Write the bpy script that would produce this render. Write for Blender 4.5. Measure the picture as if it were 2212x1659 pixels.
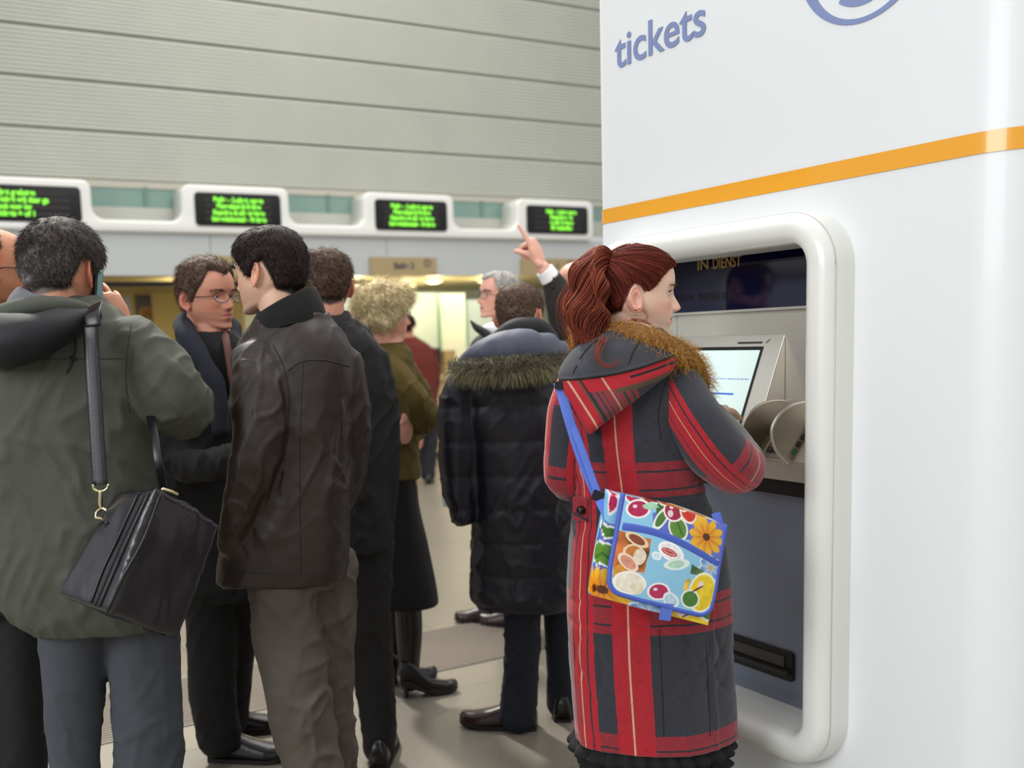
import bpy, bmesh, math, random
import numpy as np
from mathutils import Vector, Matrix

# ------------------------------------------------------------------ camera, world, sun, lamps, exposure
SC = bpy.context.scene
COL = SC.collection
for o in list(bpy.data.objects):
    bpy.data.objects.remove(o)
F, PPX, PPY, CAM_H = 2150.0, 926.0, 986.0, 1.5
_y = np.array([0.03514611, 0.99254164, 0.11672976]); _up = -_y
_fw = np.array([0, 0, 1.0]); _Y = _fw - (_fw @ _up) * _up; _Y /= np.linalg.norm(_Y)
_X = np.cross(_Y, _up)
ROT = np.array([_X, _Y, _up])
EYE = np.array([0, 0, CAM_H])

def ray(u, v):
    return ROT @ np.array([(u - PPX) / F, (v - PPY) / F, 1.0])

def at(u, v, d):
    """the point of the hall seen at photo position (u, v) and d metres away"""
    r = ray(u, v)
    return EYE + r * (d / r[1])

cam = bpy.data.cameras.new('camera'); camo = bpy.data.objects.new('camera', cam); COL.objects.link(camo)
right, upv, back = ROT @ np.array([1, 0, 0]), -(ROT @ np.array([0, 1, 0])), -(ROT @ np.array([0, 0, 1]))
m4 = Matrix.Identity(4)
for i in range(3):
    m4[i][0], m4[i][1], m4[i][2], m4[i][3] = right[i], upv[i], back[i], EYE[i]
camo.matrix_world = m4
cam.sensor_width = 36.0; cam.lens = F / 2212 * 36.0
cam.shift_x = (1106 - PPX) / 2212; cam.shift_y = (PPY - 829.5) / 2212
cam.clip_start = 0.05; cam.clip_end = 200
cam.dof.use_dof = True; cam.dof.focus_distance = 2.52; cam.dof.aperture_fstop = 2.4
SC.camera = camo

SC.view_settings.view_transform = 'Standard'; SC.view_settings.look = 'None'
SC.view_settings.gamma = 1; SC.view_settings.use_curve_mapping = False
SC.view_settings.exposure = 0.45

wld = bpy.data.worlds.new('daylight'); SC.world = wld; wld.use_nodes = True
wt = wld.node_tree; wt.nodes.clear()
wo = wt.nodes.new('ShaderNodeOutputWorld'); wb = wt.nodes.new('ShaderNodeBackground')
wr = wt.nodes.new('ShaderNodeValToRGB'); wc = wt.nodes.new('ShaderNodeTexCoord'); ws = wt.nodes.new('ShaderNodeSeparateXYZ')
wm = wt.nodes.new('ShaderNodeMath'); wm.operation = 'MULTIPLY_ADD'; wm.inputs[1].default_value = 0.5; wm.inputs[2].default_value = 0.5
wt.links.new(wc.outputs['Generated'], ws.inputs[0]); wt.links.new(ws.outputs['Z'], wm.inputs[0]); wt.links.new(wm.outputs[0], wr.inputs[0])
wt.links.new(wr.outputs[0], wb.inputs[0]); wt.links.new(wb.outputs[0], wo.inputs[0])
cr = wr.color_ramp
cr.elements[0].position = 0.0; cr.elements[0].color = (0.30, 0.29, 0.27, 1)
cr.elements[1].position = 1.0; cr.elements[1].color = (1.0, 1.0, 1.0, 1)
e = cr.elements.new(0.5); e.color = (0.42, 0.44, 0.46, 1)
e = cr.elements.new(0.72); e.color = (0.80, 0.82, 0.85, 1)
wb.inputs[1].default_value = 0.80

def lamp(name, typ, loc, target, energy, color=(1, 1, 1), size=1.0, sizey=None, angle=None):
    l = bpy.data.lights.new(name, typ); l.energy = energy; l.color = color
    if typ == 'AREA':
        l.shape = 'RECTANGLE'; l.size = size; l.size_y = sizey or size
    if typ == 'SUN': l.angle = angle
    if typ in ('POINT', 'SPOT'): l.shadow_soft_size = size
    o = bpy.data.objects.new(name, l); COL.objects.link(o); o.location = loc
    o.rotation_euler = (Vector(target) - Vector(loc)).to_track_quat('-Z', 'Y').to_euler()
    return o
lamp('daylight_sun', 'SUN', (-4.4, 9, 11), (0, 0, 0), 2.2, (1.0, 0.96, 0.88), angle=math.radians(5))
lamp('hall_window_light', 'AREA', (-6.5, -3.0, 4.2), (0.2, 3.2, 1.2), 330, (0.93, 0.97, 1.0), 5.0, 3.5)
lamp('overhead_fill', 'AREA', (0.6, 7.6, 8.6), (1.6, 7.9, 0), 520, (1.0, 0.97, 0.92), 15.0, 4.0)  # added fill lamp, no skylight built; brightens the wall, fascia and far floor

# ------------------------------------------------------------------ helpers
rng = np.random.default_rng(7); random.seed(7)
def lin(h):
    h = h.lstrip('#'); out = []
    for i in (0, 2, 4):
        c = int(h[i:i + 2], 16) / 255
        out.append(c / 12.92 if c <= 0.04045 else ((c + 0.055) / 1.055) ** 2.4)
    return (*out, 1.0)

class NT:
    def __init__(s, mat):
        s.nt = mat.node_tree; s.N = s.nt.nodes; s.L = s.nt.links
    def new(s, t, **k):
        n = s.N.new(t)
        for a, b in k.items(): setattr(n, a, b)
        return n
    def link(s, a, b): s.L.new(a, b)

def mat(name, color, rough=0.6, metal=0.0, spec=0.5, sheen=0.0, bump=None, var=0.0, varscale=8.0, attr=None, emit=None, estr=0.0, coat=0.0, sss=0.0, aniso=0.0, coord='Object'):
    m = bpy.data.materials.new(name); m.use_nodes = True
    t = NT(m); b = t.N['Principled BSDF']
    c = lin(color) if isinstance(color, str) else color
    b.inputs['Base Color'].default_value = c
    b.inputs['Roughness'].default_value = rough; b.inputs['Metallic'].default_value = metal
    b.inputs['Specular IOR Level'].default_value = spec
    b.inputs['Sheen Weight'].default_value = sheen
    if sheen: b.inputs['Sheen Roughness'].default_value = 0.5; b.inputs['Sheen Tint'].default_value = (*[min(1, x * 0.5 + 0.3) for x in c[:3]], 1)
    b.inputs['Coat Weight'].default_value = coat; b.inputs['Coat Roughness'].default_value = 0.05
    if sss: b.inputs['Subsurface Weight'].default_value = sss; b.inputs['Subsurface Radius'].default_value = (0.012, 0.005, 0.003); b.inputs['Subsurface Scale'].default_value = 0.6
    if emit:
        b.inputs['Emission Color'].default_value = lin(emit); b.inputs['Emission Strength'].default_value = estr
    tc = t.new('ShaderNodeTexCoord')
    src = None
    if attr:
        a = t.new('ShaderNodeAttribute', attribute_name=attr); src = a.outputs['Color']
        t.link(src, b.inputs['Base Color'])
    if var:
        n = t.new('ShaderNodeTexNoise'); n.inputs['Scale'].default_value = varscale; n.inputs['Detail'].default_value = 4
        t.link(tc.outputs[coord], n.inputs['Vector'])
        mr = t.new('ShaderNodeMapRange'); mr.inputs[1].default_value = 0.3; mr.inputs[2].default_value = 0.7; mr.inputs[3].default_value = 1 - var; mr.inputs[4].default_value = 1 + var
        t.link(n.outputs['Fac'], mr.inputs[0])
        h = t.new('ShaderNodeMix', data_type='RGBA', blend_type='MULTIPLY'); h.inputs[0].default_value = 1
        if src is None: h.inputs[6].default_value = c
        else: t.link(src, h.inputs[6])
        t.link(mr.outputs[0], h.inputs[7]); t.link(h.outputs[2], b.inputs['Base Color'])
    if bump:
        last = None
        for sc_, st, dist in bump:
            n = t.new('ShaderNodeTexNoise'); n.inputs['Scale'].default_value = sc_; n.inputs['Detail'].default_value = 3
            t.link(tc.outputs[coord], n.inputs['Vector'])
            bp = t.new('ShaderNodeBump'); bp.inputs['Strength'].default_value = st; bp.inputs['Distance'].default_value = dist
            t.link(n.outputs['Fac'], bp.inputs['Height'])
            if last: t.link(last.outputs[0], bp.inputs['Normal'])
            last = bp
        t.link(last.outputs[0], b.inputs['Normal'])
    return m

def tag(o, label=None, cat=None, group=None, kind=None):
    if label: o['label'] = label
    if cat: o['category'] = cat
    if group: o['group'] = group
    if kind: o['kind'] = kind
    return o

def empty(name, loc, label=None, cat=None, group=None):
    o = bpy.data.objects.new(name, None); COL.objects.link(o); o.location = loc; o.empty_display_size = 0.1
    return tag(o, label, cat, group)

def obj(name, verts, faces, m, parent=None, smooth=True, uv=None, col=None, kind=None, label=None):
    """a mesh from points of the hall; parented points are kept where they are"""
    verts = np.asarray(verts, float)
    off = np.zeros(3)
    p = parent
    while p is not None:
        off = off + np.array(p.location); p = p.parent
    me = bpy.data.meshes.new(name)
    me.from_pydata((verts - off).tolist(), [], [list(f) for f in faces])
    me.validate(clean_customdata=False)
    if smooth: me.polygons.foreach_set('use_smooth', [True] * len(me.polygons))
    if uv is not None:
        ul = me.uv_layers.new(name='UVMap'); uv = np.asarray(uv, float)
        li = np.zeros(len(me.loops), int); me.loops.foreach_get('vertex_index', li)
        ul.data.foreach_set('uv', uv[li].ravel())
    if col is not None:
        ca = me.color_attributes.new('Col', 'FLOAT_COLOR', 'POINT')
        c = np.ones((len(verts), 4)); c[:, :3] = np.asarray(col)[:, :3]
        ca.data.foreach_set('color', c.ravel())
    for mm in (m if isinstance(m, (list, tuple)) else [m]): me.materials.append(mm)
    me.update()
    o = bpy.data.objects.new(name, me); COL.objects.link(o)
    if parent is not None: o.parent = parent
    if kind: o['kind'] = kind
    if label: o['label'] = label
    return o

def join(parts):
    V, Fc, n = [], [], 0
    for v, f in parts:
        V.append(np.asarray(v, float)); Fc += [[i + n for i in q] for q in f]; n += len(v)
    return np.vstack(V), Fc

# gradient noise
_perm = np.random.default_rng(3).permutation(512)
_perm = np.concatenate([_perm, _perm, _perm]) % 512
_grad = np.random.default_rng(4).normal(size=(512, 3)); _grad /= np.linalg.norm(_grad, axis=1)[:, None]
def noise(p):
    p = np.asarray(p, float); i = np.floor(p).astype(int); f = p - i; i &= 255
    w = f * f * f * (f * (f * 6 - 15) + 10); out = 0
    for dx in (0, 1):
        for dy in (0, 1):
            for dz in (0, 1):
                h = _perm[_perm[_perm[(i[:, 0] + dx) & 255] + ((i[:, 1] + dy) & 255)] + ((i[:, 2] + dz) & 255)]
                g = _grad[h]; d = (g * (f - np.array([dx, dy, dz]))).sum(1)
                wx = w[:, 0] if dx else 1 - w[:, 0]; wy = w[:, 1] if dy else 1 - w[:, 1]; wz = w[:, 2] if dz else 1 - w[:, 2]
                out = out + wx * wy * wz * d
    return out

def sstep(a, b, x):
    t = np.clip((x - a) / (b - a), 0, 1); return t * t * (3 - 2 * t)

def catmull(K, m):
    """resample rows of K (keys) at m even steps of the first-three-column arc length"""
    K = np.asarray(K, float); n = len(K)
    if n == 2: return K[0] + (K[1] - K[0]) * np.linspace(0, 1, m)[:, None]
    d = np.maximum(np.linalg.norm(np.diff(K[:, :3], axis=0), axis=1), 1e-4); t = np.concatenate([[0], np.cumsum(d)])
    tan = np.zeros_like(K)
    for i in range(1, n - 1):
        a = (K[i] - K[i - 1]) / d[i - 1]; b = (K[i + 1] - K[i]) / d[i]
        tan[i] = (a * d[i] + b * d[i - 1]) / (d[i] + d[i - 1])
    tan[0] = (K[1] - K[0]) / d[0]; tan[-1] = (K[-1] - K[-2]) / d[-1]
    s = np.linspace(0, t[-1], m); out = []
    for x in s:
        i = min(max(np.searchsorted(t, x) - 1, 0), n - 2); h = d[i]; u = (x - t[i]) / h
        out.append((2 * u**3 - 3 * u**2 + 1) * K[i] + (u**3 - 2 * u**2 + u) * h * tan[i] + (-2 * u**3 + 3 * u**2) * K[i + 1] + (u**3 - u**2) * h * tan[i + 1])
    return np.array(out)

def gridfaces(m, n, cap=True):
    f = []
    for i in range(m - 1):
        for j in range(n):
            a, b = i * n + j, i * n + (j + 1) % n
            f.append((a, b, b + n, a + n))
    if cap:
        f.append(tuple(range(n - 1, -1, -1))); f.append(tuple((m - 1) * n + j for j in range(n)))
    return f

def torso(rings, m=60, n=72, cap=True, shrink=1.0, yaw=0.0):
    """closed loft of level rings: (v, u left, u right, distance, half depth, exponent)"""
    K = []
    for r in rings:
        v, ul, ur, d, th = r[:5]; ex = r[5] if len(r) > 5 else 2.3
        a, b = at(ul, v, d), at(ur, v, d); c = (a + b) / 2
        K.append([*c, np.linalg.norm(b - a) / 2 * shrink, th * shrink, ex])
    K = catmull(K, m); t = np.arange(n) / n; ph = 2 * np.pi * (t - 0.5)
    V, UV = [], []
    for cx, cy, cz, hw, th, ex in K:
        s, c = np.sin(ph), -np.cos(ph)
        x = hw * np.sign(s) * np.abs(s) ** (2 / ex); y = th * np.sign(c) * np.abs(c) ** (2 / ex)
        V.append(np.c_[cx + x * math.cos(yaw) - y * math.sin(yaw), cy + x * math.sin(yaw) + y * math.cos(yaw), np.full(n, cz)])
        UV.append(np.c_[t, np.full(n, cz)])
    return np.vstack(V), gridfaces(m, n, cap), np.vstack(UV)

def tube3(K, m=40, n=24, round_ends=True, ref=(0, -1, 0), flat=1.0):
    """loft along world points (x, y, z, r); angle 0.5 of the way round faces ref"""
    K = catmull(K, m) if m else np.asarray(K, float)
    m = len(K); P, r = K[:, :3], np.maximum(K[:, 3], 1e-4)
    T = np.gradient(P, axis=0); T /= np.linalg.norm(T, axis=1)[:, None] + 1e-12
    A = np.zeros((m, 3)); a = np.array(ref, float)
    for i in range(m):
        b = a - (a @ T[i]) * T[i]
        if np.linalg.norm(b) < 1e-5: b = np.cross(T[i], [0.3, 0.5, 0.8])
        a = b / np.linalg.norm(b); A[i] = a
    B = np.cross(T, A)
    d = np.concatenate([[0], np.cumsum(np.linalg.norm(np.diff(P, axis=0), axis=1))])
    t = np.arange(n) / n; ph = 2 * np.pi * (t - 0.5)
    rows, uvs = [], []
    def ring(i, off, k):
        rows.append(P[i] + T[i] * off + r[i] * k * (np.cos(ph)[:, None] * A[i] + flat * np.sin(ph)[:, None] * B[i])); uvs.append(np.c_[t, np.full(n, d[i] + off)])
    if round_ends:
        for q in (0.05, 0.5, 0.85): ring(0, -r[0] * math.sqrt(1 - q * q) * 0.7, q)
    for i in range(m): ring(i, 0, 1)
    if round_ends:
        for q in (0.85, 0.5, 0.05): ring(m - 1, r[-1] * math.sqrt(1 - q * q) * 0.7, q)
    return np.vstack(rows), gridfaces(len(rows), n, True), np.vstack(uvs)

def limb(path, m=40, n=24, shrink=1.0, **k):
    return tube3([[*at(u, v, d), r * shrink] for u, v, d, r in path], m, n, **k)

def remesh(V, Fc, vox, smooth=2):
    me = bpy.data.meshes.new('tmp'); me.from_pydata(np.asarray(V).tolist(), [], [list(f) for f in Fc])
    o = bpy.data.objects.new('tmp', me); COL.objects.link(o)
    md = o.modifiers.new('r', 'REMESH'); md.mode = 'VOXEL'; md.voxel_size = vox; md.adaptivity = 0
    if smooth:
        s = o.modifiers.new('s', 'SMOOTH'); s.factor = 0.5; s.iterations = smooth
    dg = bpy.context.evaluated_depsgraph_get(); ev = o.evaluated_get(dg); em = ev.to_mesh()
    n = len(em.vertices); co = np.zeros(n * 3); em.vertices.foreach_get('co', co)
    no = np.zeros(n * 3); em.vertices.foreach_get('normal', no)
    fc = [tuple(p.vertices) for p in em.polygons]
    ev.to_mesh_clear(); bpy.data.objects.remove(o); bpy.data.meshes.remove(me)
    return co.reshape(-1, 3), no.reshape(-1, 3), fc

def normals(V, Fc):
    N = np.zeros_like(V); q = np.array([f for f in Fc if len(f) == 4])
    fn = np.cross(V[q[:, 2]] - V[q[:, 0]], V[q[:, 3]] - V[q[:, 1]])
    for k in range(4): np.add.at(N, q[:, k], fn)
    return N / (np.linalg.norm(N, axis=1)[:, None] + 1e-12)

def folds(V, amp, seed=0.0, hscale=9.0, vscale=2.2):
    """drape: long soft vertical folds plus slanting creases"""
    q = V * np.array([hscale, hscale, vscale]) + seed
    a = noise(q)
    w = V @ np.array([[1, 0.2, 0.7], [0, 1, 0.3], [-0.6, 0.1, 1]]) * np.array([16, 9, 5]) + seed * 3.1
    b = 1 - np.abs(noise(w)) * 3.0
    c = noise(V * 26 + seed) * 0.3
    w2 = V @ np.array([[1, -0.3, -0.8], [0.1, 1, 0.2], [0.7, 0.1, 1]]) * np.array([13, 8, 6]) + seed * 1.7
    r1 = np.clip(1 - np.abs(noise(w)) * 4.5, 0, 1) ** 2; r2 = np.clip(1 - np.abs(noise(w2)) * 4.5, 0, 1) ** 2
    k = sstep(-.25, .35, noise(V * 3.2 + seed)); k2 = sstep(-.25, .35, noise(V * 3.2 + seed + 40))
    return amp * (1.5 * a + 1.1 * (r1 * k + r2 * k2 - .4) + c)

def garment(name, parts, m, parent, vox=0.008, amp=0.004, seed=0.0, smooth=3, hs=9.0, vs=2.2, label=None):
    V, Fc = join(parts); V, N, Fc = remesh(V, Fc, vox, smooth)
    V = V + N * folds(V, amp, seed, hs, vs)[:, None]
    return obj(name, V, Fc, m, parent, label=label)

def box(c, sx, sy, sz, ax=(1, 0, 0), ay=(0, 1, 0), az=(0, 0, 1)):
    c, ax, ay, az = map(lambda q: np.array(q, float), (c, ax, ay, az)); V = []
    for k in (-1, 1):
        for j in (-1, 1):
            for i in (-1, 1): V.append(c + ax * i * sx / 2 + ay * j * sy / 2 + az * k * sz / 2)
    return np.array(V), [(0, 2, 3, 1), (4, 5, 7, 6), (0, 1, 5, 4), (2, 6, 7, 3), (0, 4, 6, 2), (1, 3, 7, 5)]

def bevel(o, w=0.005, seg=3):
    b = o.modifiers.new('bevel', 'BEVEL'); b.width = w; b.segments = seg; b.limit_method = 'ANGLE'; return o

def rrect(w, h, r, n=8):
    """rounded rectangle outline, counter-clockwise, centred"""
    P = []
    for cx, cy, a0 in ((w / 2 - r, h / 2 - r, 0), (-w / 2 + r, h / 2 - r, 90), (-w / 2 + r, -h / 2 + r, 180), (w / 2 - r, -h / 2 + r, 270)):
        for k in range(n + 1):
            a = math.radians(a0 + 90 * k / n); P.append((cx + r * math.cos(a), cy + r * math.sin(a)))
    return np.array(P)

def fillet(P, R, n=7):
    """round the corners of a closed polygon, radius per corner"""
    P = np.asarray(P, float); out = []; N = len(P)
    for i in range(N):
        p, a, b = P[i], P[i - 1], P[(i + 1) % N]; r = R[i]
        if r <= 0: out.append(p); continue
        u = (a - p) / np.linalg.norm(a - p); w = (b - p) / np.linalg.norm(b - p)
        ang = math.acos(np.clip(u @ w, -1, 1)); t = r / math.tan(ang / 2)
        c = p + (u + w) / np.linalg.norm(u + w) * r / math.sin(ang / 2)
        s, e_ = p + u * t - c, p + w * t - c
        a0 = math.atan2(s[1], s[0]); a1 = math.atan2(e_[1], e_[0]); da = (a1 - a0 + math.pi) % (2 * math.pi) - math.pi
        for k in range(n + 1): q = a0 + da * k / n; out.append(c + r * np.array([math.cos(q), math.sin(q)]))
    return np.array(out)

def extrude(outline, origin, ax, az, nrm, d0, d1, rnd=0.0, seg=4):
    """solid from a 2-D outline; front at nrm*d1 with a rounded edge of radius rnd"""
    P = np.asarray(outline, float); n = len(P)
    T = np.roll(P, -1, 0) - np.roll(P, 1, 0); T /= np.linalg.norm(T, axis=1)[:, None] + 1e-9
    area = 0.5 * np.sum(P[:, 0] * np.roll(P[:, 1], -1) - np.roll(P[:, 0], -1) * P[:, 1])
    Nn = np.c_[T[:, 1], -T[:, 0]] * (1 if area > 0 else -1)
    rows = [(P, d0)]
    if rnd > 0:
        for k in range(seg + 1):
            a = math.pi / 2 * k / seg; rows.append((P - Nn * rnd * (1 - math.cos(a)), d1 - rnd + rnd * math.sin(a)))
    else: rows.append((P, d1))
    o, ax, az, nr = map(lambda q: np.array(q, float), (origin, ax, az, nrm))
    V = np.vstack([o + p[:, :1] * ax + p[:, 1:] * az + nr * d for p, d in rows])
    return V, gridfaces(len(rows), n, True)

def text_mesh(s, size, origin, ax, az, nrm, weight=0.0, depth=0.002, align='LEFT', sx=1.0, shear=0.0):
    cu = bpy.data.curves.new('t', 'FONT'); cu.body = s; cu.size = size; cu.offset = weight; cu.extrude = depth / 2; cu.align_x = align; cu.shear = shear
    o = bpy.data.objects.new('t', cu); COL.objects.link(o)
    dg = bpy.context.evaluated_depsgraph_get(); em = o.evaluated_get(dg).to_mesh()
    V = np.array([v.co[:] for v in em.vertices]); Fc = [tuple(p.vertices) for p in em.polygons]
    o.evaluated_get(dg).to_mesh_clear(); bpy.data.objects.remove(o); bpy.data.curves.remove(cu)
    ax, az, nr = map(lambda q: np.array(q, float), (ax, az, nrm))
    return np.array(origin) + V[:, :1] * sx * ax + V[:, 1:2] * az + V[:, 2:3] * nr, Fc

def strands(roots, dirs, nrm, length, width, seg=4, curl=0.0, droop=0.0, jitter=0.25, seed=1, curlfreq=2.0):
    """tapered hairs with a three-sided section"""
    g = np.random.default_rng(seed); n = len(roots)
    L = length * (0.7 + 0.6 * g.random(n)); W = width * (0.7 + 0.6 * g.random(n))
    D = dirs + g.normal(size=(n, 3)) * jitter; D /= np.linalg.norm(D, axis=1)[:, None]
    S = np.cross(D, nrm + g.normal(size=(n, 3)) * 0.2); S /= np.linalg.norm(S, axis=1)[:, None] + 1e-9; U = np.cross(S, D)
    ph = g.random(n) * 6.28; V = np.zeros((n, seg + 1, 3, 3))
    for k in range(seg + 1):
        t = k / seg; c = roots + D * (L * t)[:, None]
        if curl: c = c + (S * np.sin(ph + t * 6.28 * curlfreq)[:, None] + U * np.cos(ph + t * 6.28 * curlfreq)[:, None]) * (curl * min(1, t * 2))
        if droop: c[:, 2] -= droop * L * t * t
        for j in range(3):
            a = 2.094 * j; V[:, k, j] = c + (S * math.cos(a) + U * math.sin(a)) * (W * (1.02 - t * 0.85))[:, None] * 0.5
    base = np.arange(n)[:, None] * (seg + 1) * 3; fs = []
    for k in range(seg):
        for j in range(3):
            a, b = k * 3 + j, k * 3 + (j + 1) % 3; fs.append(np.hstack([base + a, base + b, base + b + 3, base + a + 3]))
    return V.reshape(-1, 3), np.vstack(fs).tolist()

# ------------------------------------------------------------------ heads, ears, hair, hands, shoes
HKEYS = {
 'man': [(.03, .0965, -.103, .0775, 2.25), (.012, .0900, -.104, .077, 2.2), (0, .0870, -.102, .076, 2.2), (-.02, .0870, -.094, .0735, 2.1), (-.04, .0885, -.083, .071, 2.05),
         (-.05, .0905, -.077, .069, 2.0), (-.06, .0900, -.071, .0665, 1.95), (-.072, .0900, -.066, .063, 1.92), (-.083, .0865, -.062, .059, 1.88), (-.097, .0925, -.058, .054, 1.82)],
 'woman': [(.03, .0930, -.103, .0755, 2.25), (.012, .0885, -.104, .075, 2.2), (0, .0855, -.102, .074, 2.2), (-.02, .0865, -.094, .0725, 2.1), (-.04, .0880, -.083, .0685, 2.05),
           (-.05, .0900, -.077, .0655, 2.0), (-.06, .0895, -.071, .0615, 1.95), (-.072, .0885, -.066, .057, 1.9), (-.083, .0845, -.062, .0525, 1.85), (-.095, .0890, -.058, .047, 1.8)]}
class Head:
    def __init__(s, origin, face, up=(0, 0, 1), scale=1.0, sex='man', nose=1.0):
        s.o = np.array(origin, float); f = np.array(face, float); u = np.array(up, float); f /= np.linalg.norm(f)
        u -= (u @ f) * f; u /= np.linalg.norm(u); s.f, s.u, s.r = f, u, np.cross(f, u); s.sc = scale; s.sex = sex; s.nose = nose; s.earz = -.010
    def w(s, p):
        p = np.atleast_2d(p); return s.o + s.sc * (p[:, :1] * s.r + p[:, 1:2] * s.f + p[:, 2:3] * s.u)
    def loc(s, P):
        q = (P - s.o) / s.sc; return np.c_[q @ s.r, q @ s.f, q @ s.u]
    def surf(s, th, z):
        """head surface in head coordinates for angle th (0 = face) and height z"""
        th = np.asarray(th, float); z = np.asarray(z, float); K = np.array(HKEYS[s.sex])[::-1]
        zc = np.clip(z, K[0, 0], K[-1, 0]); yF, yB, w, n = [np.interp(zc, K[:, 0], K[:, k]) for k in (1, 2, 3, 4)]
        yc = -0.014
        zt = np.clip((z - .03) / .088, 0, 1); qf = np.maximum(1 - zt**2.6, 0) ** (1 / 2.3); qb = np.maximum(1 - zt**2.3, 0) ** .5; qw = np.maximum(1 - zt**2.4, 0) ** .5
        zb = np.clip((K[0, 0] - z) / .021, 0, 1); qd = np.maximum(1 - zb**2, 0) ** .5
        yF = yc + (yF - yc) * qf * qd; yB = yc + (yB - yc) * qb * qd; w = w * qw * qd
        sn, cs = np.sin(th), np.cos(th)
        x = w * np.sign(sn) * np.abs(sn) ** (2 / n); a = np.abs(cs) ** (2 / n)
        y = np.where(cs > 0, yc + (yF - yc) * a, yc + (yB - yc) * np.abs(cs) ** (2 / 2.2))
        fr = np.clip(cs, 0, 1) ** .5
        G = lambda c, sg, q: np.exp(-((q - c) / sg) ** 2)
        ax = np.abs(x)
        nz = np.interp(z, [-.047, -.042, -.037, -.031, -.024, -.012, 0, .012, .022], [0, .009, .023, .0275, .025, .018, .0105, .0035, 0]) * s.nose
        ns = np.interp(z, [-.045, -.03, 0, .02], [.0105, .0095, .0075, .007])
        dy = nz * np.exp(-(x / ns) ** 2) + .010 * s.nose * np.exp(-((ax - .0125) / .0055) ** 2 - ((z + .034) / .007) ** 2)
        dy = dy - .0105 * np.exp(-((ax - .031) / .0135) ** 2 - ((z - .003) / .0095) ** 2)
        dy = dy + .003 * np.exp(-((ax - .03) / .02) ** 2 - ((z - .023) / .006) ** 2) * (1 if s.sex == 'man' else .5)
        dy = dy + .004 * np.exp(-((ax - .042) / .017) ** 2 - ((z + .022) / .014) ** 2)
        lx = np.exp(-(x / .0165) ** 4)
        dy = dy + lx * (.0045 * G(-.0535, .0050, z) + .0052 * G(-.0672, .0055, z) - .0040 * G(-.0602, .0020, z))
        dy = dy - .0012 * np.exp(-(x / .004) ** 2) * G(-.047, .004, z)
        y = y + dy * fr
        zz = z + np.interp(z, [-.118, -.095, -.03], [.36, .26, 0]) * np.clip(.085 - y, 0, .2)
        return np.stack([x, y, zz], -1)
    def mesh(s, m=110, n=128):
        k = np.linspace(-1, 1, m); z = np.where(k < 0, -.0165 + .1 * np.sin(k * 1.5608), .0165 + .1 * np.sin(k * 1.5608)) * 1.0
        z = np.sort(np.interp(k, [-1, -.97, -.9, .9, .97, 1], [-.1158, -.1150, -.110, .108, .1155, .1178]))
        t = np.arange(n) / n * 2 * np.pi; th = t - .42 * np.sin(t)
        Z, T = np.meshgrid(z, th, indexing='ij'); P = s.surf(T, Z).reshape(-1, 3)
        return s.w(P), gridfaces(m, n, True)
    def ear(s, side):
        rs = [0.02, .35, .6, .8, .93, 1.0]; hs = [-.007, -.006, .002, -.001, .0045, .001]; n = 28; V = []
        e1 = np.array([0, -.22, .97]); e2 = np.array([side * .42, -.88, -.19]); e1 /= np.linalg.norm(e1); e2 /= np.linalg.norm(e2); nn = np.cross(e1, e2) * side; nn = nn if nn[0] * side > 0 else -nn
        c = np.array([side * .0785, -.020, s.earz])
        for r, h in zip(rs, hs):
            for j in range(n):
                a = 2 * math.pi * j / n; ca, sa = math.cos(a), math.sin(a)
                R1 = .036 if ca > 0 else .033; R2 = .025 if sa > 0 else .016
                hh = h if not (ca < -.75 and r > .7) else .002
                V.append(c + e1 * R1 * ca * r + e2 * R2 * sa * r * (1 - .25 * (ca < 0) * abs(ca)) + nn * (hh + .004))
        m = len(rs)
        for r, h in ((.95, -.004), (.5, -.010), (.02, -.011)):
            for j in range(n):
                a = 2 * math.pi * j / n; ca, sa = math.cos(a), math.sin(a)
                R1 = .036 if ca > 0 else .033; R2 = .025 if sa > 0 else .016
                V.append(c + e1 * R1 * ca * r + e2 * R2 * sa * r * (1 - .25 * (ca < 0) * abs(ca)) + nn * (h + .004))
        return s.w(np.array(V)), gridfaces(m + 3, n, True)

def skin_colors(V, H, tone, scalp=None, zb=None, beard=0.0, lips=(0.55, 0.18, 0.16), blush=0.35):
    q = H.loc(V); x, y, z = q.T; ax = np.abs(x); base = np.array(lin(tone)[:3]); C = np.tile(base, (len(V), 1))
    def mixc(mask, c):
        nonlocal C
        C = C * (1 - mask[:, None]) + np.array(c) * mask[:, None]
    near = (np.linalg.norm(q, axis=1) < .17)
    red = base * np.array([1.0, .52, .48])
    mixc(blush * near * np.exp(-((ax - .045) / .02) ** 2 - ((z + .03) / .018) ** 2) * (y > .02), red)
    mixc(.3 * near * np.exp(-(ax / .016) ** 2 - ((z + .032) / .012) ** 2) * (y > .09), red)
    mixc(.55 * near * (ax > .0765) * (np.abs(z + .01) < .05) * (y < .02) * (y > -.06), red)
    mixc(near * (y > .07) * sstep(.0245, .018, ax) * sstep(.0015, 0, np.abs(z + .060) - .0085 * sstep(.026, .004, ax)), lips)
    mixc(near * (y > .06) * sstep(.0012, 0, np.abs(z + .0602) - .0008) * (ax < .021) * .7, (.16, .04, .04))
    if beard: mixc(beard * near * sstep(-.035, -.055, z) * (y > -.02) * (1 - (y > .07) * sstep(.024, .018, ax) * sstep(.010, .006, np.abs(z + .06))), base * np.array([.55, .52, .55]))
    if scalp is not None:
        th = np.arctan2(x, y + .014); mixc(near * sstep(-.004, .006, z - zb(np.abs(th))) * (ax < .079), lin(scalp)[:3])
    return np.clip(C, 0, 1)

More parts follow.
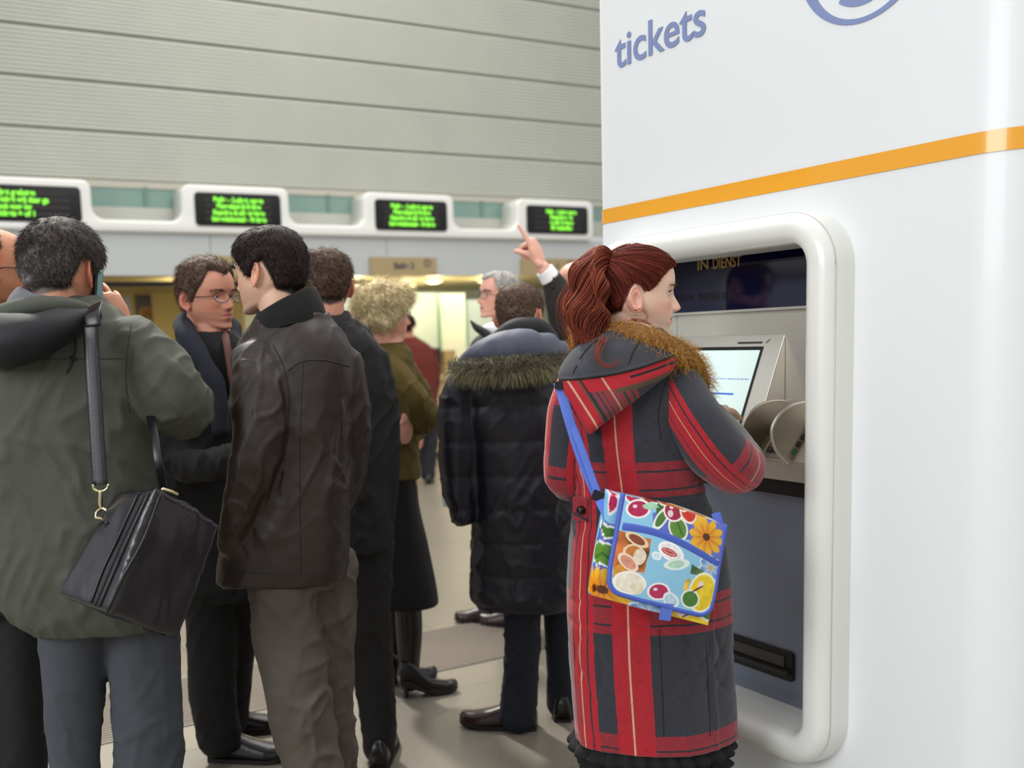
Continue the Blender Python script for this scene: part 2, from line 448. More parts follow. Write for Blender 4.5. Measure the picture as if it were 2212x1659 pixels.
def hairline(keys):
    k = np.array(keys, float); a = np.radians(k[:, 0])
    return lambda t: np.interp(t, a, k[:, 1])
SHORT = hairline([(0, .066), (25, .07), (42, .072), (58, .035), (72, .005), (80, -.018), (92, .012), (108, .028), (122, -.01), (135, -.05), (180, -.068)])
RECEDE = hairline([(0, .072), (25, .085), (45, .088), (60, .045), (74, .01), (82, -.02), (93, .012), (108, .028), (122, -.01), (135, -.05), (180, -.066)])
BALD = hairline([(0, .2), (70, .2), (84, .05), (90, .03), (108, .03), (122, .0), (135, -.05), (180, -.065)])
LONG = hairline([(0, .068), (25, .066), (45, .055), (60, .034), (70, .008), (79, -.002), (88, .014), (98, .020), (106, .006), (115, -.026), (126, -.048), (180, -.07)])

def hair(H, zb, m, parent, thick=.010, color_f=None, nst=2600, length=.022, width=.0011, flow='crown', seed=1, curl=0.0, rough=.004, top=0.0, jitter=.3, lift=.35, zmax=None, freq=45, name='hair'):
    """a hair cap that follows the skull, with short tapered locks over it; one mesh"""
    nz, nt = 70, 120
    z = np.concatenate([np.linspace(-.075, .105, nz - 8), np.linspace(.107, .1178, 8)]); t = np.arange(nt) / nt * 2 * np.pi
    Z, T = np.meshgrid(z, t, indexing='ij'); P = H.surf(T, Z)
    ta = np.abs((T + np.pi) % (2 * np.pi) - np.pi); zl = zb(ta); mk = sstep(-.002, .012, Z - zl)
    C = np.array([0, -.014, .012]); N = P - C; N[..., 2] *= .9; N /= np.linalg.norm(N, axis=-1, keepdims=True)
    lump = noise((P.reshape(-1, 3) * freq + seed)).reshape(nz, nt)
    off = -.0035 + mk * (.0035 + thick + rough * lump + top * sstep(.04, .11, Z))
    Q = P + N * off[..., None]
    V = H.w(Q.reshape(-1, 3)); fc = []
    for i in range(nz - 1):
        for j in range(nt):
            jn = (j + 1) % nt
            if max(mk[i, j], mk[i + 1, j], mk[i, jn], mk[i + 1, jn]) > 0: fc.append((i * nt + j, i * nt + jn, (i + 1) * nt + jn, (i + 1) * nt + j))
    fc.append(tuple((nz - 1) * nt + j for j in range(nt)))
    g = np.random.default_rng(seed); pool = np.argwhere(mk > .3)
    wgt = np.linalg.norm(np.gradient(P, axis=1), axis=-1)[pool[:, 0], pool[:, 1]] * np.gradient(z)[pool[:, 0]]; wgt = np.maximum(wgt, 1e-9); wgt /= wgt.sum()
    pk = pool[g.choice(len(pool), nst, p=wgt)]
    R = Q[pk[:, 0], pk[:, 1]] + g.normal(size=(nst, 3)) * .0015 - N[pk[:, 0], pk[:, 1]] * .003; Nn = N[pk[:, 0], pk[:, 1]]
    if flow == 'crown': D = R - np.array([0.005, -.05, .125])
    elif flow == 'side': D = np.array([.6, -.45, .1]) + (R - np.array([-.03, .06, .12])) * np.array([4, 5, 9])
    else: D = np.array(flow, float) + 0 * R
    D = D - (D * Nn).sum(1)[:, None] * Nn; D /= np.linalg.norm(D, axis=1)[:, None] + 1e-9; D = D + Nn * lift; D /= np.linalg.norm(D, axis=1)[:, None]
    w3 = lambda q: q[:, :1] * H.r + q[:, 1:2] * H.f + q[:, 2:3] * H.u
    sv, sf = strands(H.w(R), w3(D), w3(Nn), length, width, 3, curl=curl, droop=.15, jitter=jitter, seed=seed)
    col = None
    if color_f is not None:
        cc = color_f(Q.reshape(-1, 3), g.random(nz * nt)); cs = color_f(R, g.random(nst)); col = np.vstack([cc, np.repeat(cs, 12, 0)])
    VV, FF = join([(V, fc), (sv, sf)])
    return obj(name, VV, FF, m, parent, col=col)

def eyes(H, parent, iris='#5a6a70', lidtone=None, lash=True, re=.0118):
    for s in (-1, 1):
        c = np.array([s * .031, H.surf(np.array([0.36]), np.array([.003]))[0, 1] - .0080, .003]); nt, nz = 28, 20; V = []; Cc = []
        for i in range(nz + 1):
            a = math.pi * i / nz
            for j in range(nt):
                b = 2 * math.pi * j / nt; V.append(c + re * np.array([math.sin(a) * math.cos(b), math.cos(a), math.sin(a) * math.sin(b)]))
                Cc.append(lin('#0a0808')[:3] if a < .22 else (lin(iris)[:3] if a < .5 else lin('#e6dcd6')[:3]))
        eo = obj('eye', H.w(np.array(V)), gridfaces(nz + 1, nt, True), MAT['eye'], parent, col=np.array(Cc))
        if lidtone is None: continue
        V = []; fc = []; na, nb = 18, 8; R = re * 1.10
        for (lo, hi) in ((22, 100), (-100, -24)):
            b0 = len(V)
            for i in range(na + 1):
                az = math.radians(-88 + 176 * i / na); k = math.cos(az)
                for j in range(nb + 1):
                    el = math.radians(lo * (k ** .5 if lo > 0 else 1) + (hi - lo * (k ** .5 if lo > 0 else 1)) * j / nb) if lo > 0 else math.radians(lo + (hi * k ** .5 - lo) * j / nb)
                    V.append(c + R * np.array([math.sin(az) * math.cos(el), math.cos(az) * math.cos(el), math.sin(el)]))
            for i in range(na):
                for j in range(nb): a = b0 + i * (nb + 1) + j; fc.append((a, a + 1, a + nb + 2, a + nb + 1))
        obj('eyelid', H.w(np.array(V)), fc, lidtone, parent)
        if lash:
            K = [];
            for i in range(15):
                az = math.radians(-75 + 150 * i / 14); el = math.radians(22 * math.cos(az) ** .5); K.append([*H.w(c + R * 1.04 * np.array([math.sin(az) * math.cos(el), math.cos(az) * math.cos(el), math.sin(el)]))[0], .0011])
            kv = tube3(K, 0, 6)
            el_ = [kv[:2]]
            root = np.array([k[:3] for k in K[1:-1]]); q = H.loc(root) - c; dd = q / np.linalg.norm(q, axis=1)[:, None] + np.array([0, .2, .35]); w3 = dd[:, :1] * H.r + dd[:, 1:2] * H.f + dd[:, 2:3] * H.u; w3 /= np.linalg.norm(w3, axis=1)[:, None]
            el_.append(strands(np.repeat(root, 3, 0), np.repeat(w3, 3, 0), np.repeat(w3[:, ::-1], 3, 0), .007, .0007, 2, jitter=.2, seed=4))
            V2, F2 = join(el_); obj('eyelash', V2, F2, MAT['dark_hair'], parent)

def brows(H, m, parent, seed=2, n=130, z0=.0215, wid=.0012):
    g = np.random.default_rng(seed); R = []; D = []
    for s in (-1, 1):
        t = g.random(n); x = s * (.013 + .037 * t); zz = z0 + .006 * np.sin(t * 2.2) - .004 * t + g.normal(size=n) * .0018
        th = np.arcsin(np.clip(np.abs(x) / .078, 0, 1)) * np.sign(x) * 1.05; p = H.surf(th, zz); R.append(p + np.array([0, .001, 0])); D.append(np.c_[np.full(n, s * .9), np.full(n, .15), .35 - .6 * t])
    R = np.vstack(R); D = np.vstack(D); D /= np.linalg.norm(D, axis=1)[:, None]; w3 = lambda q: q[:, :1] * H.r + q[:, 1:2] * H.f + q[:, 2:3] * H.u
    V, Fc = strands(H.w(R), w3(D), w3(np.tile([0, 1.0, 0], (len(R), 1))), .010, wid, 2, jitter=.15, seed=seed)
    return obj('eyebrow', V, Fc, m, parent)

def glasses(H, parent, m, zc=.001, wid=.026, hei=.018, yf=.106, lens=True):
    parts = []
    for s in (-1, 1):
        K = [[s * .033 + wid * math.cos(a), yf - .35 * (abs(s * .033 + wid * math.cos(a)) - .01) ** 2 * 20, zc + hei * math.sin(a)] for a in np.linspace(0, 2 * math.pi, 25)]
        W = H.w(np.array(K)); parts.append(tube3([[*p, .0013] for p in W], 0, 6, False)[:2])
        ear = np.array([[s * .058, yf - .012, zc + .004], [s * .073, .05, zc + .003], [s * .079, -.005, zc], [s * .078, -.035, zc - .02]])
        parts.append(tube3([[*p, .0014] for p in H.w(ear)], 16, 6)[:2])
    br = H.w(np.array([[-.009, yf, zc + .004], [0, yf + .004, zc + .007], [.009, yf, zc + .004]])); parts.append(tube3([[*p, .0013] for p in br], 8, 6)[:2])
    V, Fc = join(parts); g = obj('glasses', V, Fc, m, parent)
    if lens:
        LV = []; LF = []
        for s in (-1, 1):
            b = len(LV); a = np.linspace(0, 2 * math.pi, 24, endpoint=False)
            for dy in (-.0006, .0006):
                for q in a: x = s * .033 + wid * .96 * math.cos(q); LV.append([x, yf + dy - .35 * (abs(x) - .01) ** 2 * 20, zc + hei * .96 * math.sin(q)])
            LF += [tuple(b + i for i in range(24)), tuple(b + 47 - i for i in range(24))] + [(b + i, b + (i + 1) % 24, b + 24 + (i + 1) % 24, b + 24 + i) for i in range(24)]
        obj('lens', H.w(np.array(LV)), LF, MAT['lens'], g, smooth=False)
    return g

def hand(wrist, fdir, palm, thumb_side, curls, sc=1.0, spread=.10, thumb=(.5, .35)):
    """palm and five jointed fingers as closed lofts; curls in degrees per joint, index to little finger"""
    f = np.array(fdir, float); f /= np.linalg.norm(f); p = np.array(palm, float); p -= (p @ f) * f; p /= np.linalg.norm(p); s = np.cross(p, f) * thumb_side
    w = np.array(wrist, float); parts = []
    K = [[*(w - f * .02 * sc), .028 * sc], [*w, .028 * sc], [*(w + f * .035 * sc), .039 * sc], [*(w + f * .075 * sc), .041 * sc], [*(w + f * .092 * sc), .036 * sc]]
    parts.append(tube3(K, 12, 16, True, ref=p, flat=1.0)[:2])
    V = parts[0][0]; q = V - w; along = q @ f; V = w + (q @ f)[:, None] * f + (q @ s)[:, None] * s + ((q @ p) * np.where(along > .01 * sc, .40, .75))[:, None] * p; parts[0] = (V, parts[0][1])
    Ls = [(.044, .026, .021), (.048, .029, .022), (.044, .027, .021), (.034, .021, .018)]; ox = [.028, .009, -.010, -.028]; rad = [.0092, .0095, .009, .008]
    for i in range(4):
        b = w + (f * (.088 - .006 * abs(i - 1)) + s * ox[i]) * sc; d = f + s * spread * (1.2 - i * .8); d /= np.linalg.norm(d); K = [[*(b - d * .02 * sc), rad[i] * sc]]; a = 0; pos = b; K.append([*pos, rad[i] * sc * 1.05])
        for k in range(3):
            a += math.radians(curls[i] * (1.0 if k == 0 else 1.1 if k == 1 else .7)); dd = d * math.cos(a) + p * math.sin(a); pos = pos + dd * Ls[i][k] * sc; K.append([*pos, rad[i] * sc * (1 - .1 * (k + 1))])
        parts.append(tube3(K, 16, 12, True, ref=s)[:2])
    b = w + (f * .022 + s * .026) * sc; d = f * thumb[0] + s * (1 - thumb[0]) + p * thumb[1]; d /= np.linalg.norm(d); e_ = f * .8 + s * .15 + p * (thumb[1] + .25 * curls[4] / 30); e_ /= np.linalg.norm(e_)
    K = [[*(b - d * .015 * sc), .013 * sc], [*b, .0135 * sc], [*(b + d * .04 * sc), .0115 * sc], [*(b + d * .04 * sc + e_ * .032 * sc), .0105 * sc], [*(b + d * .04 * sc + e_ * .056 * sc), .0085 * sc]]
    parts.append(tube3(K, 16, 12, True, ref=p)[:2])
    return parts

def shoe(name, heel, yaw, parent, m, L=.29, Wd=.10, Hh=.10, heelh=0.0, toe=1.0, sole=None):
    """shoe along yaw (0 = away from the camera, degrees clockwise from above); heel is the ground point under the heel"""
    a = math.radians(yaw); f = np.array([math.sin(a), math.cos(a), 0]); s = np.array([math.cos(a), -math.sin(a), 0]); h = np.array([heel[0], heel[1], 0.0])
    prof = [(.0, .30, .55, .0), (.02, .34, .95, 0), (.12, .37, 1.0, 0), (.28, .40, .98, 0), (.42, .42, .80, 0), (.58, .47, .62, 0), (.74, .50, .50, 0), (.88, .42, .42, 0), (.96, .28 * toe, .34, 0), (1.0, .10 * toe, .2, 0)]
    K = np.array(prof); n = 28; V = []
    for t in np.linspace(0, 1, 30):
        w_ = np.interp(t, K[:, 0], K[:, 1]) * Wd * 2 * .5; top = np.interp(t, K[:, 0], K[:, 2]) * Hh; lift = heelh * (1 - sstep(.1, .62, t)); spring = .012 * sstep(.8, 1, t)
        for j in range(n):
            q = 2 * math.pi * j / n; cs, sn = math.cos(q), math.sin(q); x = w_ * np.sign(cs) * abs(cs) ** .8; z = (top * (abs(sn) ** .75) if sn > 0 else 0) + lift + spring
            V.append(h + f * (t - .12) * L + s * x + np.array([0, 0, z + .012]))
    parts = [(np.array(V), gridfaces(30, n, True))]
    V = []
    ol = [(t, np.interp(t, K[:, 0], K[:, 1]) * Wd * 1.06) for t in np.linspace(0.0, 1, 16)]; ring = [(t, x) for t, x in ol] + [(t, -x) for t, x in ol[::-1]]
    for zz in (0.0, .016):
        for t, x in ring: V.append(h + f * (t - .12) * L + s * x + np.array([0, 0, zz + (heelh * (1 - sstep(.1, .62, t))) + .012 * sstep(.8, 1, t)]))
    nn = len(ring); so = [(np.array(V), gridfaces(2, nn, True))]
    if heelh > .03:
        so.append(tube3([[*(h + f * .02 * L + np.array([0, 0, heelh + .01])), .022], [*(h - f * .00 * L + np.array([0, 0, heelh * .5])), .011], [*(h - f * .0 * L + np.array([0, 0, .004])), .010]], 8, 12)[:2])
    else:
        so.append(box(h + f * (.02) * L + np.array([0, 0, .011]), Wd * .62, L * .24, .022, s, f))
    V, Fc = join(parts); o = obj(name, V, Fc, m, parent)
    V, Fc = join(so); obj('sole', V, Fc, sole or MAT['sole'], o, smooth=False)
    return o

MAT = {}
def M_(k, *a, **kw): MAT[k] = mat(k, *a, **kw); return MAT[k]
M_('eye', '#ffffff', .08, attr='Col', spec=.6)
M_('dark_hair', '#140c0a', .55)
ln = bpy.data.materials.new('lens'); ln.use_nodes = True; t = NT(ln); t.N.clear(); _o = t.new('ShaderNodeOutputMaterial'); _t = t.new('ShaderNodeBsdfTransparent'); _g = t.new('ShaderNodeBsdfGlossy'); _m = t.new('ShaderNodeMixShader')
_g.inputs['Roughness'].default_value = .02; _m.inputs[0].default_value = .10; t.link(_t.outputs[0], _m.inputs[1]); t.link(_g.outputs[0], _m.inputs[2]); t.link(_m.outputs[0], _o.inputs[0]); MAT['lens'] = ln
M_('skin', '#d8a890', .48, attr='Col', sss=.12, spec=.4, bump=[(900, .08, .001)])
M_('lid', '#d3a08c', .5, sss=.1)
M_('sole', '#15100e', .6)
M_('shoe_black', '#120d0c', .28, bump=[(30, .15, .004)])
M_('shoe_brown', '#2a1410', .3, bump=[(30, .15, .004)])
M_('glass_frame', '#3a302c', .3, metal=.8)

# ------------------------------------------------------------------ the hall: floor, mat, panelled wall, counters
KD = np.array([-.4767, .8791, 0]); WD = np.array([.8791, .4767, 0]); Z3 = np.array([0, 0, 1.0]); NWALL = -KD
def wall(b, z, e): return b * WD + e * KD + z * Z3          # b along the counters, e metres deep into the hall
def on_wall(u, v, e):
    r = ray(u, v); p = EYE + r * ((e - KD @ EYE) / (KD @ r)); return WD @ p, p[2]

# floor: polished speckled slabs with joints along and across the hall
fm = bpy.data.materials.new('floor_slabs'); fm.use_nodes = True; t = NT(fm); b = t.N['Principled BSDF']; tc = t.new('ShaderNodeTexCoord')
mp = t.new('ShaderNodeMapping'); mp.inputs['Rotation'].default_value = (0, 0, -math.atan2(.4767, .8791)); t.link(tc.outputs['Object'], mp.inputs[0])
br = t.new('ShaderNodeTexBrick'); br.offset = 0; br.inputs['Scale'].default_value = 1.0; br.inputs['Mortar Size'].default_value = .004; br.inputs['Brick Width'].default_value = 1.2; br.inputs['Row Height'].default_value = .9
br.inputs['Color1'].default_value = lin('#7d766b'); br.inputs['Color2'].default_value = lin('#867e70'); br.inputs['Mortar'].default_value = lin('#69635c'); t.link(mp.outputs[0], br.inputs['Vector'])
n1 = t.new('ShaderNodeTexNoise'); n1.inputs['Scale'].default_value = 160; n1.inputs['Detail'].default_value = 3; t.link(tc.outputs['Object'], n1.inputs[0])
mr = t.new('ShaderNodeMapRange'); mr.inputs[1].default_value = .35; mr.inputs[2].default_value = .65; mr.inputs[3].default_value = .78; mr.inputs[4].default_value = 1.15; t.link(n1.outputs[0], mr.inputs[0])
mx = t.new('ShaderNodeMix', data_type='RGBA', blend_type='MULTIPLY'); mx.inputs[0].default_value = 1; t.link(br.outputs[0], mx.inputs[6]); t.link(mr.outputs[0], mx.inputs[7]); t.link(mx.outputs[2], b.inputs['Base Color'])
b.inputs['Roughness'].default_value = .38
obj('floor', *box((3, 6, -.05), 34, 32, .1), fm, smooth=False, kind='structure')

# ribbed entrance mat let into the floor
M_('mat_rib', '#857b6e', .7, var=.06, varscale=3); M_('mat_edge', '#6d665e', .5, metal=.3)
mr_ = empty('entrance_mat', 4.12 * KD, 'long ribbed grey entrance mat crossing the floor behind the queue', 'mat')
prof = []; e0 = 3.86
while e0 < 4.395: prof += [(e0, .0006), (e0 + .004, .007), (e0 + .014, .007), (e0 + .018, .0006)]; e0 += .0265
V = []; bs = np.array([-6.0, 4.5]);
for q in bs: V += [wall(q, .0005, 3.86)] + [wall(q, z, e_) for e_, z in prof] + [wall(q, .0005, prof[-1][0])]
n_ = len(prof) + 2; obj('ribbed_strip', V, [(i, i + 1, i + 1 + n_, i + n_) for i in range(n_ - 1)], MAT['mat_rib'], mr_, smooth=False)
for e_ in (3.85, 4.41): obj('edge_bar', *box(wall(-.75, .002, e_), 10.5, .018, .004, WD, KD), MAT['mat_edge'], mr_, smooth=False)

# panelled wall high over the counters: level ribs and joints
M_('lamella', '#b4b6aa', .55, var=.03, varscale=2.0)
prof = []
for k in range(8):
    z0 = 3.2445 + .4935 * k; h = .4615 / 11; prof += [(z0 + .007, -.035), (z0 + .025, -.035)]
    for q in range(11): zz = z0 + .032 + q * h; prof += [(zz, 0.0), (zz + .004, .016), (zz + h - .004, .009)]
V = []
for q in (-9.0, 14.0):
    for z, d in prof: V.append(wall(q, z, 10.9 - d))
for q in (-9.0, 14.0): V += [wall(q, 7.19, 11.05), wall(q, 3.2445, 11.05)]
n_ = len(prof); F_ = [(i, i + n_, i + n_ + 1, i + 1) for i in range(n_ - 1)]; k = 2 * n_
F_ += [(k, k + 1, k + 3, k + 2), (n_ - 1, 2 * n_ - 1, k + 2, k), (0, k + 1, k + 3, n_)]
obj('wall_back', V, F_, MAT['lamella'], smooth=False, kind='structure')
M_('ledge', '#b9b5a6', .5); obj('trim_1', *box(wall(2.5, 3.21, 10.86), 23, .16, .07, WD, KD), MAT['ledge'], smooth=False, kind='structure')
# green glass strip and pale rail below it
M_('strip_glass', '#7f9a90', .12, spec=.6); M_('rail', '#b4b4ac', .5); M_('mullion', '#6f8a80', .4); M_('brass_fix', '#b08a6a', .4)
wn = empty('window_1', wall(2.5, 3.0, 10.8)); wn['kind'] = 'structure'
obj('glass_pane', *box(wall(2.5, 3.08, 10.80), 23, .02, .22, WD, KD), MAT['strip_glass'], wn, smooth=False)
for i in range(-3, 9): obj('glazing_bar', *box(wall(2.58 + 2.07 * i / 2, 3.08, 10.78), .03, .03, .22, WD, KD), MAT['mullion'], wn, smooth=False)
obj('rail', *box(wall(2.5, 2.88, 10.79), 23, .06, .19, WD, KD), MAT['rail'], wn, smooth=False)

# white fascia band that rises round each LED display
M_('fascia', '#e9e8e2', .3, coat=.2); M_('bulkhead', '#bcbfbe', .5, var=.02, varscale=1.5); M_('led_black', '#0c0807', .35); M_('led_row', '#2a2424', .6)
M_('led_green', '#3fdc28', .5, emit='#a2ee4a', estr=.75)
CB = [1.38 + 2.07 * i for i in range(4)]; ZB, ZV, ZT = 2.68, 2.80, 3.18
ol = [(-4.0, ZB), (CB[3] + .575, ZB)]; R = [0, .09]
for i, c in reversed(list(enumerate(CB))):
    if i == 3: ol += [(c + .575, ZT)]; R += [.09]
    else: ol += [(c + .575, ZV), (c + .575, ZT)]; R += [.12, .09]
    ol += [(c - .60, ZT), (c - .60, ZV)]; R += [.10, .12]
ol += [(-4.0, ZV)]; R += [0]
fv = fillet(ol, R, 8)
fas = empty('sign_fascia', wall(3.4, ZB, 10.6), 'white fascia band over the ticket counters, rising round each LED display', 'fascia')
obj('band', *extrude(fv, (0, 0, 0), WD, Z3, NWALL, -10.75, -10.39, .03), MAT['fascia'], fas)
# displays
TXT = [['Loket gesloten', 'Ander loket vrij daar ga', 'ook voor uw', 'Tickets = of 1'], ['Balie - Loket open', 'Binnenland & Reizen', 'Kaartjes & alle treinen', 'Internationaal - Reizen'],
       ['Balie - Loket open', 'Binnenland & Reizen', 'Kaartjes & alle treinen', 'Internationaal - Reizen'], ['Balie - Loket open', 'Kaartjes en', 'en alle treinen', 'Reisinfo']]
LAB = ['LED display at the far left whose green last line has gaps', 'LED display above the man with glasses and dark scarf', 'LED display over the blonde woman and the tan sign', 'LED display the raised hand points at, next to the white machine']
for i, c in enumerate(CB):
    d = empty('led_display', wall(c, 2.93, 10.39), LAB[i], 'display', 'LED displays over the counters')
    obj('screen_panel', *extrude(rrect(.94, .343, .045), wall(c, 2.93, 0), WD, Z3, NWALL, -10.389, -10.375, .004), MAT['led_black'], d)
    for k in range(4):
        z = 2.93 + .098 - k * .0655
        obj('text_row', *box(wall(c, z, 10.374), .72, .004, .036, WD, KD), MAT['led_row'], d, smooth=False)
        V, Fc = text_mesh(TXT[i][k], .072, (0, 0, 0), WD, Z3, NWALL, .0030, .003, 'CENTER')
        tw = (V @ WD).max() - (V @ WD).min(); want = [[.38, .62, .30, .36], [.54, .48, .56, .59], [.54, .48, .56, .59], [.46, .34, .36, .32]][i][k]; V = V * 1.0; q = V @ WD; V = V + (q * (want / tw - 1))[:, None] * WD
        sh = [-.14, 0, 0, .05][i]; obj('green_text', V + wall(c + sh, z - .023, 10.370), Fc, MAT['led_green'], d, smooth=False)
# bulkhead panels under the fascia
for k in range(8): obj('bulkhead_panel', *box(wall(-4.45 + 2.07 * k + .345, 2.465, 10.47), 2.062, .05, .43, WD, KD), MAT['bulkhead'], None, smooth=False).name; 
bk = empty('wall_front', wall(2.5, 2.25, 10.47)); bk['kind'] = 'structure'
for o in [o for o in COL.objects if o.name.startswith('bulkhead_panel')]: o.parent = bk; o.location = -bk.location
# signs
M_('sign_tan', '#a8946c', .5); M_('sign_ink', '#4c4550', .5)
for i, (b0, lab) in enumerate([(2.94, 'tan counter sign behind the head of the man with glasses'), (4.976, 'tan counter sign with dark lettering over the blonde woman'), (7.05, 'tan counter sign behind the pointing hand')]):
    s = empty('counter_sign', wall(b0 + .43, 2.35, 10.41), lab, 'sign', 'counter signs under the fascia')
    obj('board', *box(wall(b0 + .43, 2.348, 10.42), .86, .03, .212, WD, KD), MAT['sign_tan'], s, smooth=False)
    V, Fc = text_mesh('Balie %d' % (i + 1), .10, wall(b0 + .43, 2.325, 10.403), WD, Z3, NWALL, .003, .003, 'CENTER'); obj('lettering', V, Fc, MAT['sign_ink'], s, smooth=False)
    a = np.linspace(0, 2 * math.pi, 24, endpoint=False); V = np.vstack([wall(b0 + .74 + r * math.cos(q), 2.39 + r * math.sin(q), 10.403) for r in (.045, .028) for q in a]); obj('round_emblem', V, gridfaces(2, 24, False), MAT['sign_ink'], s, smooth=False)
# the room behind the counters
M_('office_ceiling', '#b0a577', .6); M_('office_wall', '#a8945c', .6); M_('office_pale', '#ccd3c2', .5); M_('orange_strip', '#b5853f', .5); M_('beam', '#35343c', .5); M_('panel_blue', '#8f97b0', .5)
obj('ceiling', *box(wall(2.5, 2.30, 12.2), 23, 3.5, .06, WD, KD), MAT['office_ceiling'], smooth=False, kind='structure')
obj('wall_rear', *box(wall(0.0, 1.15, 13.9), 9.2, .1, 2.3, WD, KD), MAT['office_wall'], smooth=False, kind='structure')
obj('wall_rear_right', *box(wall(9.0, 1.15, 13.9), 8.8, .1, 2.3, WD, KD), MAT['office_pale'], smooth=False, kind='structure')
obj('trim_2', *box(wall(1.0, 1.62, 13.82), 7.0, .04, .07, WD, KD), MAT['orange_strip'], smooth=False, kind='structure')
obj('trim_3', *box(wall(1.5, 2.19, 10.9), 7.4, .10, .05, WD, KD), MAT['beam'], smooth=False, kind='structure')
M_('lamp_disc', '#fff2c0', .5, emit='#ffe9a0', estr=4.0); M_('lamp_rim', '#e0d8b8', .4)
for i, (u, v, lab) in enumerate([(398, 597, 'ceiling downlight shining beside the head of the man with glasses'), (770, 593, 'ceiling downlight above the hair of the blonde woman'), (880, 603, 'dimmer ceiling downlight just left of the brightest one'), (936, 596, 'brightest ceiling downlight at the right end of the middle tan sign'), (1050, 601, 'ceiling downlight next to the grey-haired man')]):
    e_ = 11.3 if i != 2 else 12.2
    r = ray(u, v); p = EYE + r * ((2.26 - CAM_H) / r[2]); p = p if KD @ p < 13.5 else wall(on_wall(u, v, e_)[0], 2.26, e_)
    b_, _z = on_wall(u, v, e_); p = wall(b_, 2.262, e_)
    L = empty('ceiling_downlight', p, lab, 'light', 'downlights in the counter room')
    a = np.linspace(0, 2 * math.pi, 28, endpoint=False)
    V = np.vstack([p + np.array([.10 * r_ * math.cos(q), .10 * r_ * math.sin(q), z]) for r_, z in ((1.3, .008), (1.3, -.02), (1.05, -.03), (1.0, -.02)) for q in a]); obj('rim', V, gridfaces(4, 28, False), MAT['lamp_rim'], L)
    V = np.vstack([p + np.array([.10 * r_ * math.cos(q), .10 * r_ * math.sin(q), z]) for r_, z in ((1.0, -.02), (.6, -.045), (.05, -.052)) for q in a]); obj('bulb_glass', V, gridfaces(3, 28, True), MAT['lamp_disc'], L)
    lamp('downlight_beam', 'POINT', p - np.array([0, 0, .16]), p - Z3, 12 if i != 2 else 7, (1.0, .84, .52), .07)
lamp('booth_light', 'AREA', wall(7.2, 2.2, 12.4), wall(7.2, 0, 12.4), 26, (.97, 1.0, .93), 3.5, 1.5)
lamp('booth_light_warm', 'AREA', wall(2.4, 2.2, 12.4), wall(2.4, 0, 12.4), 20, (1.0, .88, .6), 3.5, 1.5)
# glass partitions in the pale part
M_('part_glass', '#cfd8c8', .25, spec=.5); M_('part_edge', '#7fa08a', .3); M_('part_bright', '#dfe6d4', .35)
for i, (u0, u1, e_, z1, mk, lab) in enumerate([(880, 945, 12.6, 2.16, 'part_glass', 'pale green glass partition behind the glasses of the blonde woman'), (945, 1003, 12.0, 2.12, 'part_bright', 'bright white partition between the blonde woman and the grey-haired man'), (1003, 1110, 12.8, 2.06, 'part_glass', 'pale partition behind the grey-haired man')]):
    b0, b1 = on_wall(u0, 640, e_)[0], on_wall(u1, 640, e_)[0]; s = empty('glass_partition', wall((b0 + b1) / 2, 0, e_), lab, 'partition', 'partitions behind the counter')
    obj('panel', *box(wall((b0 + b1) / 2, z1 / 2 + .01, e_), b1 - b0, .03, z1 - .02, WD, KD), MAT[mk], s, smooth=False)
    obj('edge_strip', *box(wall(b0, z1 / 2 + .01, e_ - .02), .035, .05, z1 - .02, WD, KD), MAT['part_edge'], s, smooth=False)
# the counter
M_('counter_wood', '#b79c6c', .45, var=.08, varscale=4); M_('counter_top', '#c9b48a', .35); M_('plinth', '#4b463f', .6)
ct = empty('ticket_counter', wall(3.6, 0, 11.0), 'long tan ticket counter running under the white fascia', 'counter')
obj('front_panel', *box(wall(3.4, .54, 10.95), 14, .06, .90, WD, KD), MAT['counter_wood'], ct, smooth=False)
obj('worktop', *box(wall(3.4, 1.01, 11.15), 14, .55, .05, WD, KD), MAT['counter_top'], ct, smooth=False)
obj('plinth', *box(wall(3.4, .045, 11.0), 14, .06, .09, WD, KD), MAT['plinth'], ct, smooth=False)
M_('monitor_grey', '#4a4a48', .5); M_('tan_box', '#c2a468', .5)
b_, _ = on_wall(930, 745, 11.2); mo = empty('computer_monitor', wall(b_, 1.036, 11.2), 'small dark monitor on the counter beside the dark-red coat', 'monitor')
obj('casing', *box(wall(b_, 1.27, 11.2), .18, .18, .24, WD, KD), MAT['monitor_grey'], mo, smooth=False); obj('stand', *box(wall(b_, 1.093, 11.2), .14, .14, .114, WD, KD), MAT['monitor_grey'], mo, smooth=False); obj('screen', *box(wall(b_, 1.27, 11.106), .15, .010, .19, WD, KD), MAT['led_black'], mo, smooth=False)
b_, _ = on_wall(966, 775, 11.15); bx = empty('counter_box', wall(b_, 1.036, 11.15), 'tan box standing on the counter left of the fur-hooded parka', 'box')
obj('body', *box(wall(b_, 1.186, 11.15), .15, .18, .30, WD, KD), MAT['tan_box'], bx, smooth=False); obj('lid', *box(wall(b_, 1.345, 11.15), .16, .19, .02, WD, KD), MAT['counter_top'], bx, smooth=False)
